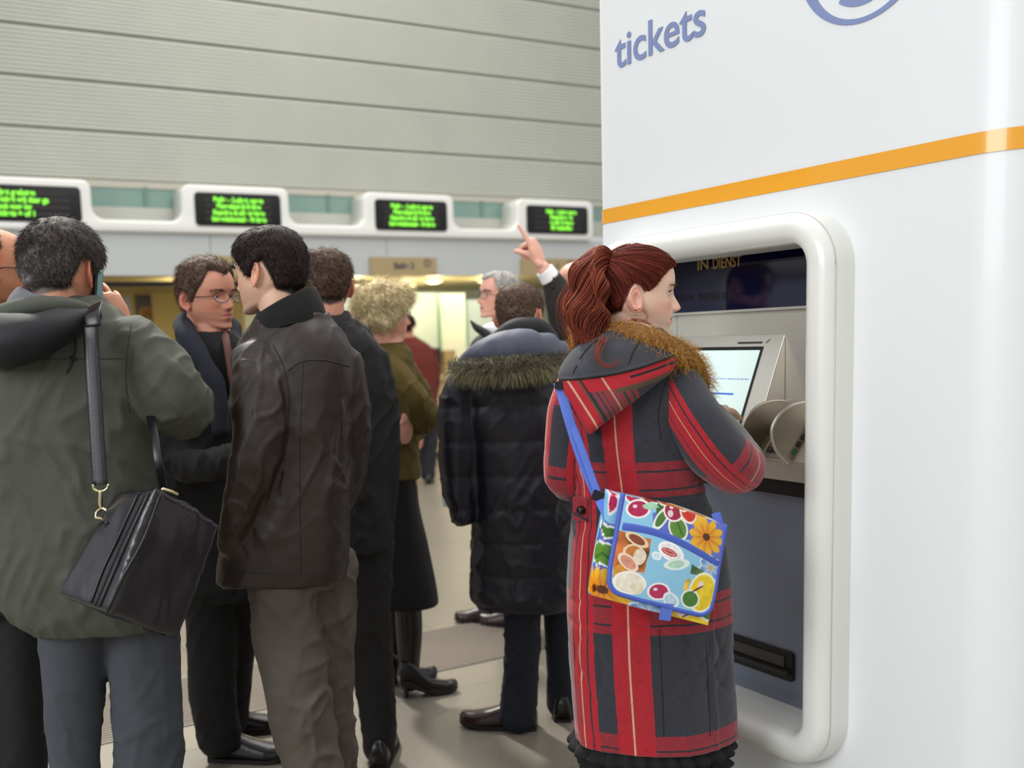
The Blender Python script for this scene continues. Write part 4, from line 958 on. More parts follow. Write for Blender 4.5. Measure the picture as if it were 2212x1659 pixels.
# --- black leather shoulder bag at his hip
M_('leather', '#14121a', .30, spec=.6, coat=.2, bump=[(9, .35, .012), (240, .18, .002)]); M_('leather_trim', '#0e0c10', .35, bump=[(200, .2, .002)]); M_('brass', '#d8c9a0', .22, metal=1.0); M_('strap_grey', '#3c3b40', .55); M_('stitch', '#57565c', .6)
bg = empty('shoulder_bag', at(250, 1330, 2.2), 'black leather shoulder bag hanging behind the man in green', 'bag')
C8 = {'a': at(250, 1066, 2.26), 'b': at(338, 1052, 2.14), 'c': at(238, 1326, 2.10), 'e': at(120, 1282, 2.20), 'f': at(476, 1136, 2.31), 'h': at(386, 1382, 2.28), 'k': at(392, 1082, 2.36), 'l': at(280, 1330, 2.34)}
def quad(p0, p1, p2, p3, n=14):
    s, t_ = np.meshgrid(np.linspace(0, 1, n), np.linspace(0, 1, n)); s, t_ = s.ravel()[:, None], t_.ravel()[:, None]
    return p0 * (1 - s) * (1 - t_) + p1 * s * (1 - t_) + p2 * s * t_ + p3 * (1 - s) * t_, [(i * n + j, i * n + j + 1, (i + 1) * n + j + 1, (i + 1) * n + j) for i in range(n - 1) for j in range(n - 1)]
a_, b_, c_, e_, f8, h8, k8, l8 = [C8[q] for q in 'abcefhkl']
V, Fc = join([quad(a_, b_, c_, e_), quad(b_, f8, h8, c_), quad(f8, k8, l8, h8), quad(k8, a_, e_, l8), quad(a_, k8, f8, b_), quad(e_, c_, h8, l8)])
ctr = np.mean(list(C8.values()), 0)
bmx = bmesh.new(); vs_ = [bmx.verts.new(v) for v in V]
for q in Fc: bmx.faces.new([vs_[i] for i in q])
bmesh.ops.remove_doubles(bmx, verts=bmx.verts, dist=.0005); bmesh.ops.recalc_face_normals(bmx, faces=bmx.faces); bmx.verts.index_update()
V = np.array([v.co[:] for v in bmx.verts]); Fc = [tuple(v.index for v in q.verts) for q in bmx.faces]; bmx.free()
V, N, Fc = remesh(V, Fc, .006, 16); V = V + N * (.010 * noise(V * np.array([9, 9, 5])) + .004 * noise(V * np.array([22, 22, 9])) + .004)[:, None]
bag = obj('pouch', V, Fc, MAT['leather'], bg)
for pts in ([(300, 1066), (262, 1150), (222, 1235), (198, 1300)], [(322, 1066), (280, 1160), (245, 1240), (216, 1308)], [(345, 1070), (312, 1160), (262, 1255), (232, 1322)]): seam('piping', bag, pts, MAT['leather_trim'], bg, .0042, .001)
seam('bottom_piping', bag, [(228, 1330), (290, 1352), (380, 1378)], MAT['leather_trim'], bg, .004, .0)
seam('zip', bag, [(311, 1070), (270, 1155), (233, 1240), (206, 1305)], MAT['cord_black'], bg, .005, -.001)
def ribbon(keys, half, th, m=40): return limb([(u, v, d, th) for u, v, d in keys], m, 12, flat=half / th, round_ends=False)[:2]
st = [(204, 668, 2.36), (196, 690, 2.315), (198, 760, 2.30), (204, 850, 2.285), (210, 950, 2.27), (216, 1048, 2.255)]
sp = obj('strap', *ribbon(st, .0185, .0025), MAT['leather_trim'], bg); obj('strap_inlay', *ribbon([(u, v, d - .004) for u, v, d in st[1:]], .0085, .002), MAT['strap_grey'], sp)
obj('strap_pad', *ribbon([(203, 662, 2.37), (198, 688, 2.31), (199, 706, 2.305)], .024, .005, 16), MAT['leather_trim'], sp)
obj('strap', *ribbon([(352, 1062, 2.34), (342, 1000, 2.31), (332, 930, 2.35), (322, 890, 2.40)], .010, .002), MAT['leather_trim'], bg)
c0 = at(216, 1056, 2.25)
def px(u, v, d): return [*at(u, v, d)]
ringk = [px(201, 1048, 2.25), px(203, 1056, 2.25), px(210, 1060, 2.25), px(217, 1061, 2.25), px(226, 1059, 2.25), px(232, 1054, 2.25), px(234, 1047, 2.25)]
obj('swivel_clip', *join([tube3([[*q, .0032] for q in ringk], 24, 8)[:2], tube3([[*px(217, 1061, 2.25), .004], [*px(217, 1072, 2.25), .005], [*px(217, 1090, 2.25), .005], [*px(219, 1098, 2.25), .0035]], 16, 10)[:2]]), MAT['brass'], bg)
dk = [px(207, 1118, 2.242), px(209, 1106, 2.245), px(220, 1098, 2.25), px(232, 1106, 2.245), px(234, 1119, 2.242), px(220, 1120, 2.242), px(207, 1118, 2.242)]
obj('d_ring', *tube3([[*q, .0032] for q in dk], 36, 8)[:2], MAT['brass'], bg)
obj('clasp', *tube3([[*q, .005] for q in (px(351, 1057, 2.20), px(366, 1061, 2.21), px(382, 1068, 2.225))], 12, 8)[:2], MAT['brass'], bg)
s_ = on_mesh(bag, [(208, 1128), (220, 1128), (232, 1129)], .002)
obj('ring_tab', *join([tube3([[*(q), .005], [*(q + np.array([0, .004, -.02])), .006]], 6, 8)[:2] for q in s_] if len(s_) else [tube3([[*px(220, 1122, 2.24), .01], [*px(220, 1135, 2.235), .01]], 6, 8)[:2]]), MAT['leather_trim'], bg)

# --- man with glasses and dark scarf, facing right
p = person(470, 3.5, 'man with thin glasses and a dark scarf, facing the man in the brown jacket')
H = Head(at(450, 644, 3.45), (.80, -.56, -.02), (-.05, .0, 1), 1.02)
R_ = [(715, 398, 508, 3.45, .085), (745, 362, 530, 3.45, .115), (790, 342, 545, 3.45, .13), (900, 340, 548, 3.45, .145), (1050, 352, 548, 3.45, .14), (1180, 388, 548, 3.45, .14), (1270, 402, 545, 3.45, .13)]
AR = [(372, 780, 3.42, .07), (362, 900, 3.38, .068), (392, 1000, 3.30, .060), (455, 1005, 3.2, .052), (515, 985, 3.12, .044)]; AL = [(530, 780, 3.45, .055), (540, 900, 3.45, .05), (535, 1040, 3.42, .045)]
LR = [(455, 1250, 3.45, .098), (458, 1400, 3.45, .090), (462, 1520, 3.45, .085), (476, 1600, 3.47, .080)]; LL = [(520, 1250, 3.5, .09), (505, 1400, 3.58, .085), (500, 1520, 3.65, .07), (500, 1570, 3.68, .06)]
hp = hand(at(528, 980, 3.10), (.6, -.3, .2), (0, -.3, -1), 1, [35, 40, 42, 45, 25], 1.0)
body(H, p, R_, [LR, LL, AR, AL], hp, '#cc8f76', (452, 722, 3.46), .0036, '#6a5548', RECEDE, .25)
hair(H, RECEDE, MAT['hair'], p, .009, mixer('#3d281c', '#8e7c6e', lambda P: sstep(.01, -.04, P[:, 2]) * .7), 2600, .022, .0014, 'side', seed=8, top=.012, rough=.005)
eyes(H, p, '#4a4038', MAT['lid'], False); brows(H, MAT['dark_hair'], p, n=80, wid=.0010); glasses(H, p, MAT['glass_frame'])
garment('coat', [torso(R_)[:2], limb(AR)[:2], limb(AL)[:2]], MAT['black_coat'], p, .010, .009, 7)
garment('trousers', [limb(LR)[:2], limb(LL)[:2], torso([(1200, 405, 570, 3.45, .12), (1290, 405, 568, 3.45, .11)])[:2]], MAT['black_trousers'], p, .010, .005, 8)
sk = [(512, 735, 3.50, .022), (500, 700, 3.56, .024), (450, 684, 3.58, .026), (410, 690, 3.52, .030), (398, 706, 3.44, .034), (408, 730, 3.36, .036), (432, 770, 3.31, .034), (458, 815, 3.295, .032), (474, 870, 3.29, .030), (478, 930, 3.29, .028)]
V, Fc, _ = limb(sk, 60, 24, flat=1.15); obj('scarf', V + noise(V * np.array([18, 18, 9]))[:, None] * .010, Fc, MAT['navy_scarf'], p)
obj('shirt', *limb([(486, 724, 3.40, .014), (490, 745, 3.335, .013), (497, 790, 3.315, .012), (504, 850, 3.325, .012)], 20, 14)[:2], MAT['shirt_red'], p, label='reddish shirt showing in the coat opening')
gl_ = at(470, 1632, 3.5); shoe('shoe', ground(475, 3.50), 96, p, MAT['shoe_black'], L=.30, Wd=.105); shoe('shoe', ground(478, 3.72), 78, p, MAT['shoe_black'], L=.29)

# --- man in the brown jacket, back to us, head turned left
p = person(650, 2.75, 'dark-haired man in a brown jacket and taupe trousers, back turned, head to the left')
H = Head(at(580, 592, 2.75), (-.86, .51, -.03), (.0, .02, 1), 1.0)
R_ = [(668, 562, 690, 2.75, .075), (695, 545, 720, 2.75, .095), (735, 520, 752, 2.75, .12), (790, 510, 770, 2.75, .135), (880, 512, 768, 2.75, .145), (1000, 505, 762, 2.75, .15), (1120, 490, 758, 2.75, .15), (1220, 470, 755, 2.75, .15), (1252, 468, 752, 2.75, .145)]
AL = [(548, 775, 2.68, .068), (556, 850, 2.63, .078), (560, 930, 2.60, .074), (540, 1020, 2.60, .066), (515, 1110, 2.62, .052), (500, 1180, 2.66, .042)]
AR = [(735, 780, 2.76, .062), (752, 860, 2.76, .062), (755, 950, 2.78, .060), (745, 1030, 2.85, .055), (725, 1090, 2.9, .045)]
LL = [(622, 1215, 2.72, .102), (615, 1320, 2.70, .100), (637, 1470, 2.69, .094), (668, 1640, 2.69, .088), (690, gv(690, 2.69) - 50, 2.69, .075)]
LR = [(702, 1215, 2.80, .095), (700, 1320, 2.82, .090), (706, 1450, 2.84, .082), (716, 1620, 2.86, .072), (724, gv(724, 2.86) - 50, 2.86, .065)]
body(H, p, R_, [LL, LR, AL, AR], [], '#e2b79c', (612, 690, 2.75), .0036, '#1c1411', SHORT, .15, lips=(.5, .2, .18), shrink=.7)
hair(H, SHORT, MAT['hair'], p, .012, mixer('#120d0b', '#3a2c28'), 5200, .015, .0013, seed=11, rough=.003, lift=.18, jitter=.2)
eyes(H, p, lidtone=MAT['lid'], lash=False); brows(H, MAT['dark_hair'], p)
J = garment('jacket', [torso(R_)[:2], limb(AL)[:2], limb(AR)[:2]], MAT['brown_jacket'], p, .008, .009, 12.7, hs=8, vs=2.2)
M_('seam_brown', '#191210', .6)
seam('seam', J, [(622, 800), (650, 782), (700, 778), (755, 792)], MAT['seam_brown'], p, .0022); seam('seam', J, [(655, 784), (650, 900), (648, 1050), (650, 1240)], MAT['seam_brown'], p, .0016); seam('seam', J, [(590, 745), (612, 790), (625, 860), (622, 930)], MAT['seam_brown'], p, .002); seam('seam', J, [(728, 790), (738, 900), (735, 1020)], MAT['seam_brown'], p, .0018)
seam('hem_stitch', J, [(480, 1232), (600, 1240), (740, 1236)], MAT['seam_brown'], p, .0015)
collar('collar', ((548, 722), (704, 688), 2.75, .100), ((558, 682), (676, 620), 2.75, .086), MAT['black_collar'], p, .008, 'black turned-up collar')
garment('trousers', [limb(LL)[:2], limb(LR)[:2], torso([(1190, 528, 745, 2.75, .125), (1270, 533, 742, 2.75, .115)])[:2]], MAT['taupe_trousers'], p, .008, .012, 13, hs=11, vs=7)
shoe('shoe', ground(690, 2.66), -12, p, MAT['shoe_brown']); shoe('shoe', ground(726, 2.83), 15, p, MAT['shoe_brown'])

# --- man in the dark suit coat behind him
p = person(760, 3.4, 'brown-haired man in a long dark coat, standing behind the man in the brown jacket')
H = Head(at(702, 620, 3.4), (-.25, .97, -.03), scale=1.0)
R_ = [(682, 655, 752, 3.4, .075), (700, 640, 778, 3.4, .095), (735, 625, 815, 3.4, .125), (790, 618, 838, 3.4, .135), (900, 612, 850, 3.4, .14), (1050, 612, 850, 3.4, .14), (1185, 612, 848, 3.4, .14)]
AR = [(808, 770, 3.4, .062), (824, 880, 3.4, .064), (828, 1000, 3.4, .060), (822, 1140, 3.4, .050)]; AL = [(640, 780, 3.4, .055), (632, 1000, 3.4, .05), (640, 1130, 3.36, .045)]
LR = [(790, 1170, 3.4, .10), (790, 1300, 3.4, .088), (806, 1450, 3.4, .074), (818, 1560, 3.42, .068), (818, 1620, 3.44, .060)]; LL = [(660, 1170, 3.4, .09), (655, 1400, 3.4, .08), (650, 1600, 3.4, .06)]
body(H, p, R_, [LR, LL, AR, AL], [], '#cf937c', (702, 700, 3.4), .0045, '#3c2a22', SHORT)
hair(H, SHORT, MAT['hair'], p, .012, mixer('#2a1d18', '#6e5648'), 3000, .020, .0014, seed=14, rough=.006)
garment('coat', [torso(R_)[:2], limb(AR)[:2], limb(AL)[:2]], MAT['suit_dark'], p, .010, .009, 15)
garment('trousers', [limb(LR)[:2], limb(LL)[:2], torso([(1150, 580, 838, 3.4, .12), (1215, 590, 832, 3.4, .11)])[:2]], MAT['suit_trousers'], p, .010, .005, 16)
collar('scarf', ((644, 706), (760, 706), 3.4, .095), ((654, 674), (750, 672), 3.4, .080), MAT['grey_scarf'], p, .010, 'grey scarf at the neck'); collar('collar', ((632, 724), (778, 722), 3.4, .115), ((642, 698), (766, 696), 3.4, .100), MAT['suit_dark'], p, .008)
shoe('shoe', ground(820, 3.38), 5, p, MAT['shoe_black']); shoe('shoe', ground(650, 3.4), 0, p, MAT['shoe_black'])

# --- blonde woman with folded arms
p = person(870, 4.1, 'blonde curly-haired woman in an olive coat and black skirt, arms folded')
H = Head(at(833, 682, 4.1), (.93, .36, -.03), scale=.97, sex='woman')
R_ = [(738, 795, 870, 4.1, .07), (760, 778, 888, 4.1, .10), (800, 768, 900, 4.1, .12), (880, 775, 905, 4.1, .125), (950, 790, 903, 4.1, .115), (1035, 780, 908, 4.1, .13)]
AR = [(838, 795, 4.0, .058), (872, 835, 3.97, .062), (905, 880, 3.96, .060), (918, 902, 3.98, .056), (890, 915, 4.04, .048), (862, 912, 3.99, .042)]; AL = [(880, 800, 4.2, .05), (915, 870, 4.25, .05), (900, 930, 4.15, .045), (872, 940, 4.05, .04)]
LR = [(880, 1280, 4.1, .058), (884, 1370, 4.1, .056), (884, 1440, 4.1, .045), (884, 1478, 4.1, .042)]; LL = [(848, 1280, 4.2, .055), (850, 1370, 4.22, .052), (850, 1440, 4.25, .043), (850, 1462, 4.25, .04)]
hp = hand(at(878, 908, 3.96), (-.2, .1, -.95), (-.2, 1, 0), 1, [35, 40, 45, 45, 20], .85)
body(H, p, R_, [[(876, 1010, 4.1, .09)] + LR, [(850, 1010, 4.15, .09)] + LL, AR, AL], hp, '#d69c86', (838, 752, 4.1), .0042, '#a08a5c', LONG)
hair(H, hairline([(0, .058), (30, .055), (50, .03), (70, -.01), (85, -.045), (110, -.06), (180, -.07)]), MAT['hair'], p, .030, mixer('#a8905c', '#f4e8c6'), 4200, .036, .0026, 'crown', seed=17, curl=.008, rough=.034, freq=26, jitter=.6, lift=.5)
glasses(H, p, M_('glasses_red', '#5a2a30', .4), lens=False); eyes(H, p); brows(H, MAT['dark_hair'], p)
garment('coat', [torso(R_)[:2], limb(AR)[:2], limb(AL)[:2]], MAT['olive_coat'], p, .009, .008, 18, hs=10, vs=6)
V, Fc, _ = torso([(1015, 788, 900, 4.1, .115), (1080, 792, 905, 4.1, .125), (1180, 795, 925, 4.1, .14), (1285, 800, 948, 4.1, .155), (1300, 802, 950, 4.1, .155)], 40, 72); V += np.c_[noise(V * np.array([14, 14, 2])) * .015, noise(V * np.array([14, 14, 2]) + 9) * .012, np.zeros(len(V))]; obj('skirt', V, Fc, MAT['black_skirt'], p)
for L_, g_, yw in ((LR, (878, 4.06), 72), (LL, (846, 4.2), 60)):
    b_ = shoe('boot', ground(*g_), yw, p, MAT['boot_leather'], L=.26, Wd=.08, Hh=.085, heelh=.065); obj('shaft', *limb(L_, 30, 18)[:2], MAT['boot_leather'], b_)

# --- far person in the dark-red coat at the counter
p = person(905, 10.4, 'distant person in a dark-red coat standing at the ticket counter')
H = Head(at(878, 706, 10.4), (.2, .98, 0), scale=1.0)
R_ = [(728, 868, 896, 10.4, .09), (742, 858, 920, 10.4, .14), (765, 850, 936, 10.4, .17), (820, 848, 944, 10.4, .19), (885, 852, 945, 10.4, .18)]
AR = [(928, 760, 10.4, .08), (936, 820, 10.4, .075), (925, 880, 10.35, .06), (912, 940, 10.2, .045)]; LR = [(925, 880, 10.4, .12), (926, 950, 10.4, .10), (925, 1030, 10.4, .075)]; LL = [(885, 880, 10.4, .12), (886, 950, 10.4, .10), (886, 1030, 10.4, .075)]
hp = hand(at(911, 943, 10.2), (-.15, 0, -1), (-1, 0, 0), 1, [20, 22, 25, 25, 15], 1.0)
body(H, p, R_, [AR, LR, LL], hp, '#c98f78', (882, 730, 10.4), .008, '#1d1410', SHORT, ears=False)
hair(H, SHORT, MAT['hair'], p, .016, mixer('#1a120e', '#38281f'), 400, .03, .004, seed=19)
garment('coat', [torso(R_)[:2], limb(AR)[:2]], MAT['rust_coat'], p, .015, .012, 20); garment('trousers', [limb(LR)[:2], limb(LL)[:2], torso([(865, 860, 945, 10.4, .16), (905, 862, 944, 10.4, .15)])[:2]], MAT['far_trousers'], p, .015, .01, 21)
shoe('shoe', ground(926, 10.3), 5, p, MAT['shoe_black']); shoe('shoe', ground(886, 10.3), -5, p, MAT['shoe_black'])

# --- man in the navy parka with fur-trimmed hood
p = person(1140, 3.7, 'short-haired man in a long navy parka with a fur-trimmed hood, back turned')
H = Head(at(1124, 684, 3.7), (.38, .92, -.03), scale=1.0)
R_ = [(735, 1075, 1185, 3.7, .08), (765, 1035, 1215, 3.7, .11), (810, 1000, 1245, 3.7, .14), (880, 990, 1262, 3.7, .16), (1000, 1004, 1262, 3.7, .165), (1130, 1014, 1262, 3.7, .165), (1250, 1016, 1264, 3.7, .16), (1296, 1020, 1262, 3.7, .155), (1308, 1028, 1255, 3.7, .145)]
AL = [(1008, 815, 3.68, .068), (990, 880, 3.66, .076), (988, 960, 3.64, .074), (990, 1040, 3.64, .068), (1000, 1115, 3.62, .050)]; AR = [(1245, 820, 3.7, .065), (1265, 940, 3.7, .065), (1262, 1090, 3.7, .05)]
LL = [(1128, 1270, 3.66, .08), (1128, 1370, 3.66, .070), (1126, 1470, 3.67, .068), (1118, 1552, 3.68, .074)]; LR = [(1214, 1270, 3.75, .078), (1210, 1370, 3.76, .066), (1212, 1470, 3.78, .060), (1216, 1528, 3.80, .062)]
body(H, p, R_, [LL, LR, AL, AR], [], '#d4a088', (1124, 742, 3.7), .0042, '#4a372d', SHORT)
hair(H, SHORT, MAT['hair'], p, .007, mixer('#33241d', '#6e5748'), 3600, .012, .0013, seed=22, rough=.003)
Vp, Fp = join([torso(R_)[:2], limb(AL)[:2], limb(AR)[:2]]); Vp, Np, Fp = remesh(Vp, Fp, .009, 3)
qz = np.abs(np.sin((Vp[:, 2] + .006 * noise(Vp * 9)) * math.pi / .125)) ** .35
Vp = Vp + Np * (folds(Vp, .007, 23, 9, 3) + .010 * (qz - .8))[:, None]; J = obj('parka', Vp, Fp, MAT['parka'], p)
garment('jeans', [limb(LL)[:2], limb(LR)[:2], torso([(1240, 1050, 1250, 3.7, .12), (1300, 1055, 1248, 3.7, .11)])[:2]], MAT['jeans_navy'], p, .009, .006, 24)
shoe('shoe', at(1140, 1567, 3.69) * np.array([1, 1, 0]), -78, p, MAT['shoe_brown'], L=.30, Wd=.11); shoe('shoe', ground(1216, 3.76), 10, p, MAT['shoe_black'])
obj('collar', *limb([(1060, 765, 3.66, .030), (1080, 735, 3.58, .036), (1115, 712, 3.55, .040), (1155, 710, 3.56, .040), (1185, 730, 3.62, .034), (1195, 760, 3.7, .03)], 40, 20, flat=1.0)[:2], MAT['navy_lining'], p)
hv = []
for t_ in np.linspace(0, 1, 40):
    u_ = 1000 + 218 * t_; sag = math.sin(math.pi * t_); hv.append([*at(u_, 786 - 18 * sag - 26 * t_, 3.60 - .17 * sag ** .6), .022 + .048 * sag ** .7])
V, Fc, _ = tube3(hv, 0, 24, flat=1.0); V = V + noise(V * np.array([26, 14, 14]))[:, None] * .012; obj('hood', V, Fc, MAT['hood_lining'], p, label='slate-blue lining of the hood')
fk = []
for t_ in np.linspace(0, 1, 60):
    u_ = 982 + 248 * t_; sag = math.sin(math.pi * t_); fk.append([*at(u_, 793 + 10 * sag ** .6 - 18 * t_, 3.60 - .25 * sag ** .6), .024 + .006 * sag])
fk = np.array(fk); V, Fc, _ = tube3(fk, 0, 16); g = np.random.default_rng(9); n_ = 4200; ii = g.integers(0, 60, n_); a_ = g.random(n_) * 6.283
T_ = np.gradient(fk[:, :3], axis=0); T_ /= np.linalg.norm(T_, axis=1)[:, None]; B_ = np.cross(T_, [0, -1, 0.0]); B_ /= np.linalg.norm(B_, axis=1)[:, None]; A_ = np.cross(B_, T_)
nr = A_[ii] * np.cos(a_)[:, None] + B_[ii] * np.sin(a_)[:, None]; rt = fk[ii, :3] + T_[ii] * (g.random((n_, 1)) - .5) * .012 + nr * fk[ii, 3:] * .8
sv, sf = strands(rt, nr + np.array([0, 0, -.25]), T_[ii], .034, .0022, 3, droop=.35, jitter=.3, seed=9)
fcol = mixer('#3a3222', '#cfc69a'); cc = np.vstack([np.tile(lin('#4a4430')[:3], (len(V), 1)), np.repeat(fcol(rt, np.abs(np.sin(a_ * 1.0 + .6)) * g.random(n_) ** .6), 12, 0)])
M_('fur', '#6b6246', .7, attr='Col'); VV, FF = join([(V, Fc), (sv, sf)]); obj('fur_trim', VV, FF, MAT['fur'], p, col=cc)

# --- grey-haired man with glasses looking left
p = person(1085, 5.0, 'grey-haired man with glasses in a dark grey coat, looking up to the left')
H = Head(at(1078, 642, 5.0), (-.93, -.34, .10), (.08, 0, 1), 1.02)
R_ = [(715, 1040, 1112, 5.0, .085), (735, 1020, 1135, 5.0, .11), (780, 1012, 1150, 5.0, .14), (900, 1012, 1150, 5.0, .15), (1150, 1020, 1150, 5.0, .15)]
AL = [(1030, 780, 4.9, .06), (1016, 830, 4.9, .055), (1004, 878, 4.88, .045)]; LL = [(1090, 1130, 5.0, .09), (1096, 1250, 5.05, .075), (1098, 1325, 5.1, .06)]; LR = [(1125, 1130, 5.0, .09), (1130, 1300, 5.0, .065)]
hp = hand(at(1000, 890, 4.88), (-.1, 0, -1), (-.9, -.3, 0), 1, [60, 65, 68, 70, 50], 1.0)
body(H, p, R_, [AL, LL, LR], hp, '#dfa892', (1080, 715, 5.0), .0042, '#9a9690', RECEDE)
hair(H, RECEDE, MAT['hair'], p, .010, mixer('#77736e', '#d0cdc8'), 1800, .022, .0016, seed=27, rough=.005)
glasses(H, p, MAT['glass_frame'], lens=True); eyes(H, p); brows(H, MAT['dark_hair'], p)
garment('coat', [torso(R_)[:2], limb(AL)[:2]], MAT['grey_coat'], p, .010, .006, 28); garment('trousers', [limb(LL)[:2], limb(LR)[:2]], MAT['dark_trousers'], p, .010, .004, 29)
obj('collar', *limb([(1018, 695, 4.80, .012), (1030, 708, 4.80, .034), (1048, 720, 4.80, .042), (1062, 745, 4.78, .03)], 24, 14, flat=.5)[:2], MAT['grey_coat'], p, label='turned-up coat collar')
obj('shirt', *limb([(1052, 716, 4.88, .035), (1072, 714, 4.83, .04), (1088, 720, 4.86, .035)], 20, 16)[:2], MAT['shirt_white'], p, label='white shirt collar'); obj('tie', *limb([(1070, 722, 4.80, .014), (1068, 740, 4.79, .02), (1066, 790, 4.78, .024)], 16, 12)[:2], MAT['tie_blue'], p)
shoe('shoe', ground(1086, 5.15), -85, p, MAT['shoe_brown'], L=.29); shoe('shoe', ground(1130, 5.0), -60, p, MAT['shoe_brown'], L=.29)

M_('plastic', '#7c8698', .14, spec=.7, coat=.5, bump=[(22, .8, .02), (70, .5, .008)]); M_('plastic_handle', '#8a93a2', .25)
cbg = empty('carrier_bag', at(985, 1090, 4.86), 'shiny blue-grey plastic carrier bag just left of the parka sleeve', 'bag')
V, Fc, _ = torso([(915, 962, 1020, 4.86, .02), (935, 950, 1026, 4.86, .05), (965, 950, 1026, 4.86, .06), (1010, 960, 1024, 4.86, .07), (1075, 956, 1024, 4.86, .07), (1090, 958, 1022, 4.86, .06)], 50, 64); V = V + normals(V, Fc) * (noise(V * np.array([24, 24, 14])) * .022)[:, None]
obj('sack', V, Fc, MAT['plastic'], cbg)
for q in (970, 1012): obj('handle', *limb([(q, 922, 4.86, .006), ((q + 1000) / 2, 905, 4.87, .005), (998, 900, 4.88, .005)], 16, 8)[:2], MAT['plastic_handle'], cbg)

# --- man pointing up at the display
p = person(1275, 4.6, 'bald man in a brown-grey jacket raising an arm and pointing at the last display')
H = Head(at(1248, 622, 4.6), (-.70, .70, .06), scale=1.0)
R_ = [(700, 1235, 1305, 4.6, .08), (725, 1215, 1330, 4.6, .11), (780, 1205, 1345, 4.6, .13), (900, 1205, 1345, 4.6, .14), (1150, 1215, 1340, 4.6, .14)]
AL = [(1238, 745, 4.55, .065), (1222, 700, 4.5, .068), (1208, 650, 4.48, .066), (1196, 615, 4.47, .056), (1188, 600, 4.46, .048)]; ARr = [(1330, 760, 4.6, .06), (1345, 900, 4.6, .055), (1330, 1000, 4.5, .045)]
LL = [(1250, 1130, 4.6, .09), (1255, 1400, 4.6, .065)]; LR = [(1300, 1130, 4.6, .09), (1305, 1400, 4.6, .065)]
wr = at(1172, 577, 4.45); hp = hand(wr, (-.36, .05, .93), (-.75, .5, -.2), -1, [4, 82, 86, 88, 70], 1.2, .02, thumb=(.97, .42)); hp.append(tube3([[*at(1192, 608, 4.46), .032], [*at(1180, 588, 4.455), .030], [*wr, .030]], 10, 14)[:2])
body(H, p, R_, [AL, ARr, LL, LR], hp, '#dba591', (1268, 695, 4.6), .0036, '#8f7f74', BALD)
hair(H, BALD, MAT['hair'], p, .004, mixer('#7a6a60', '#a89a90'), 500, .01, seed=33)
glasses(H, p, MAT['glass_frame'], lens=False); eyes(H, p)
J = garment('jacket', [torso(R_)[:2], limb(AL)[:2], limb(ARr)[:2]], MAT['tweed'], p, .009, .006, 34); garment('trousers', [limb(LL)[:2], limb(LR)[:2]], MAT['dark_trousers'], p, .012, .004, 35)
obj('shirt_cuff', *limb([(1190, 603, 4.46, .046), (1181, 590, 4.455, .042), (1176, 583, 4.452, .040)], 10, 18, round_ends=False)[:2], MAT['shirt_white'], p, label='white shirt cuff')
s_ = on_mesh(J, [(1193, 620)], .003)
if len(s_): obj('sleeve_button', *tube3([[*s_[0], .008], [*(s_[0] + np.array([0, -.005, 0])), .007]], 4, 12)[:2], MAT['glass_frame'], p)
shoe('shoe', ground(1255, 4.6), -30, p, MAT['shoe_black']); shoe('shoe', ground(1305, 4.6), -30, p, MAT['shoe_black'])

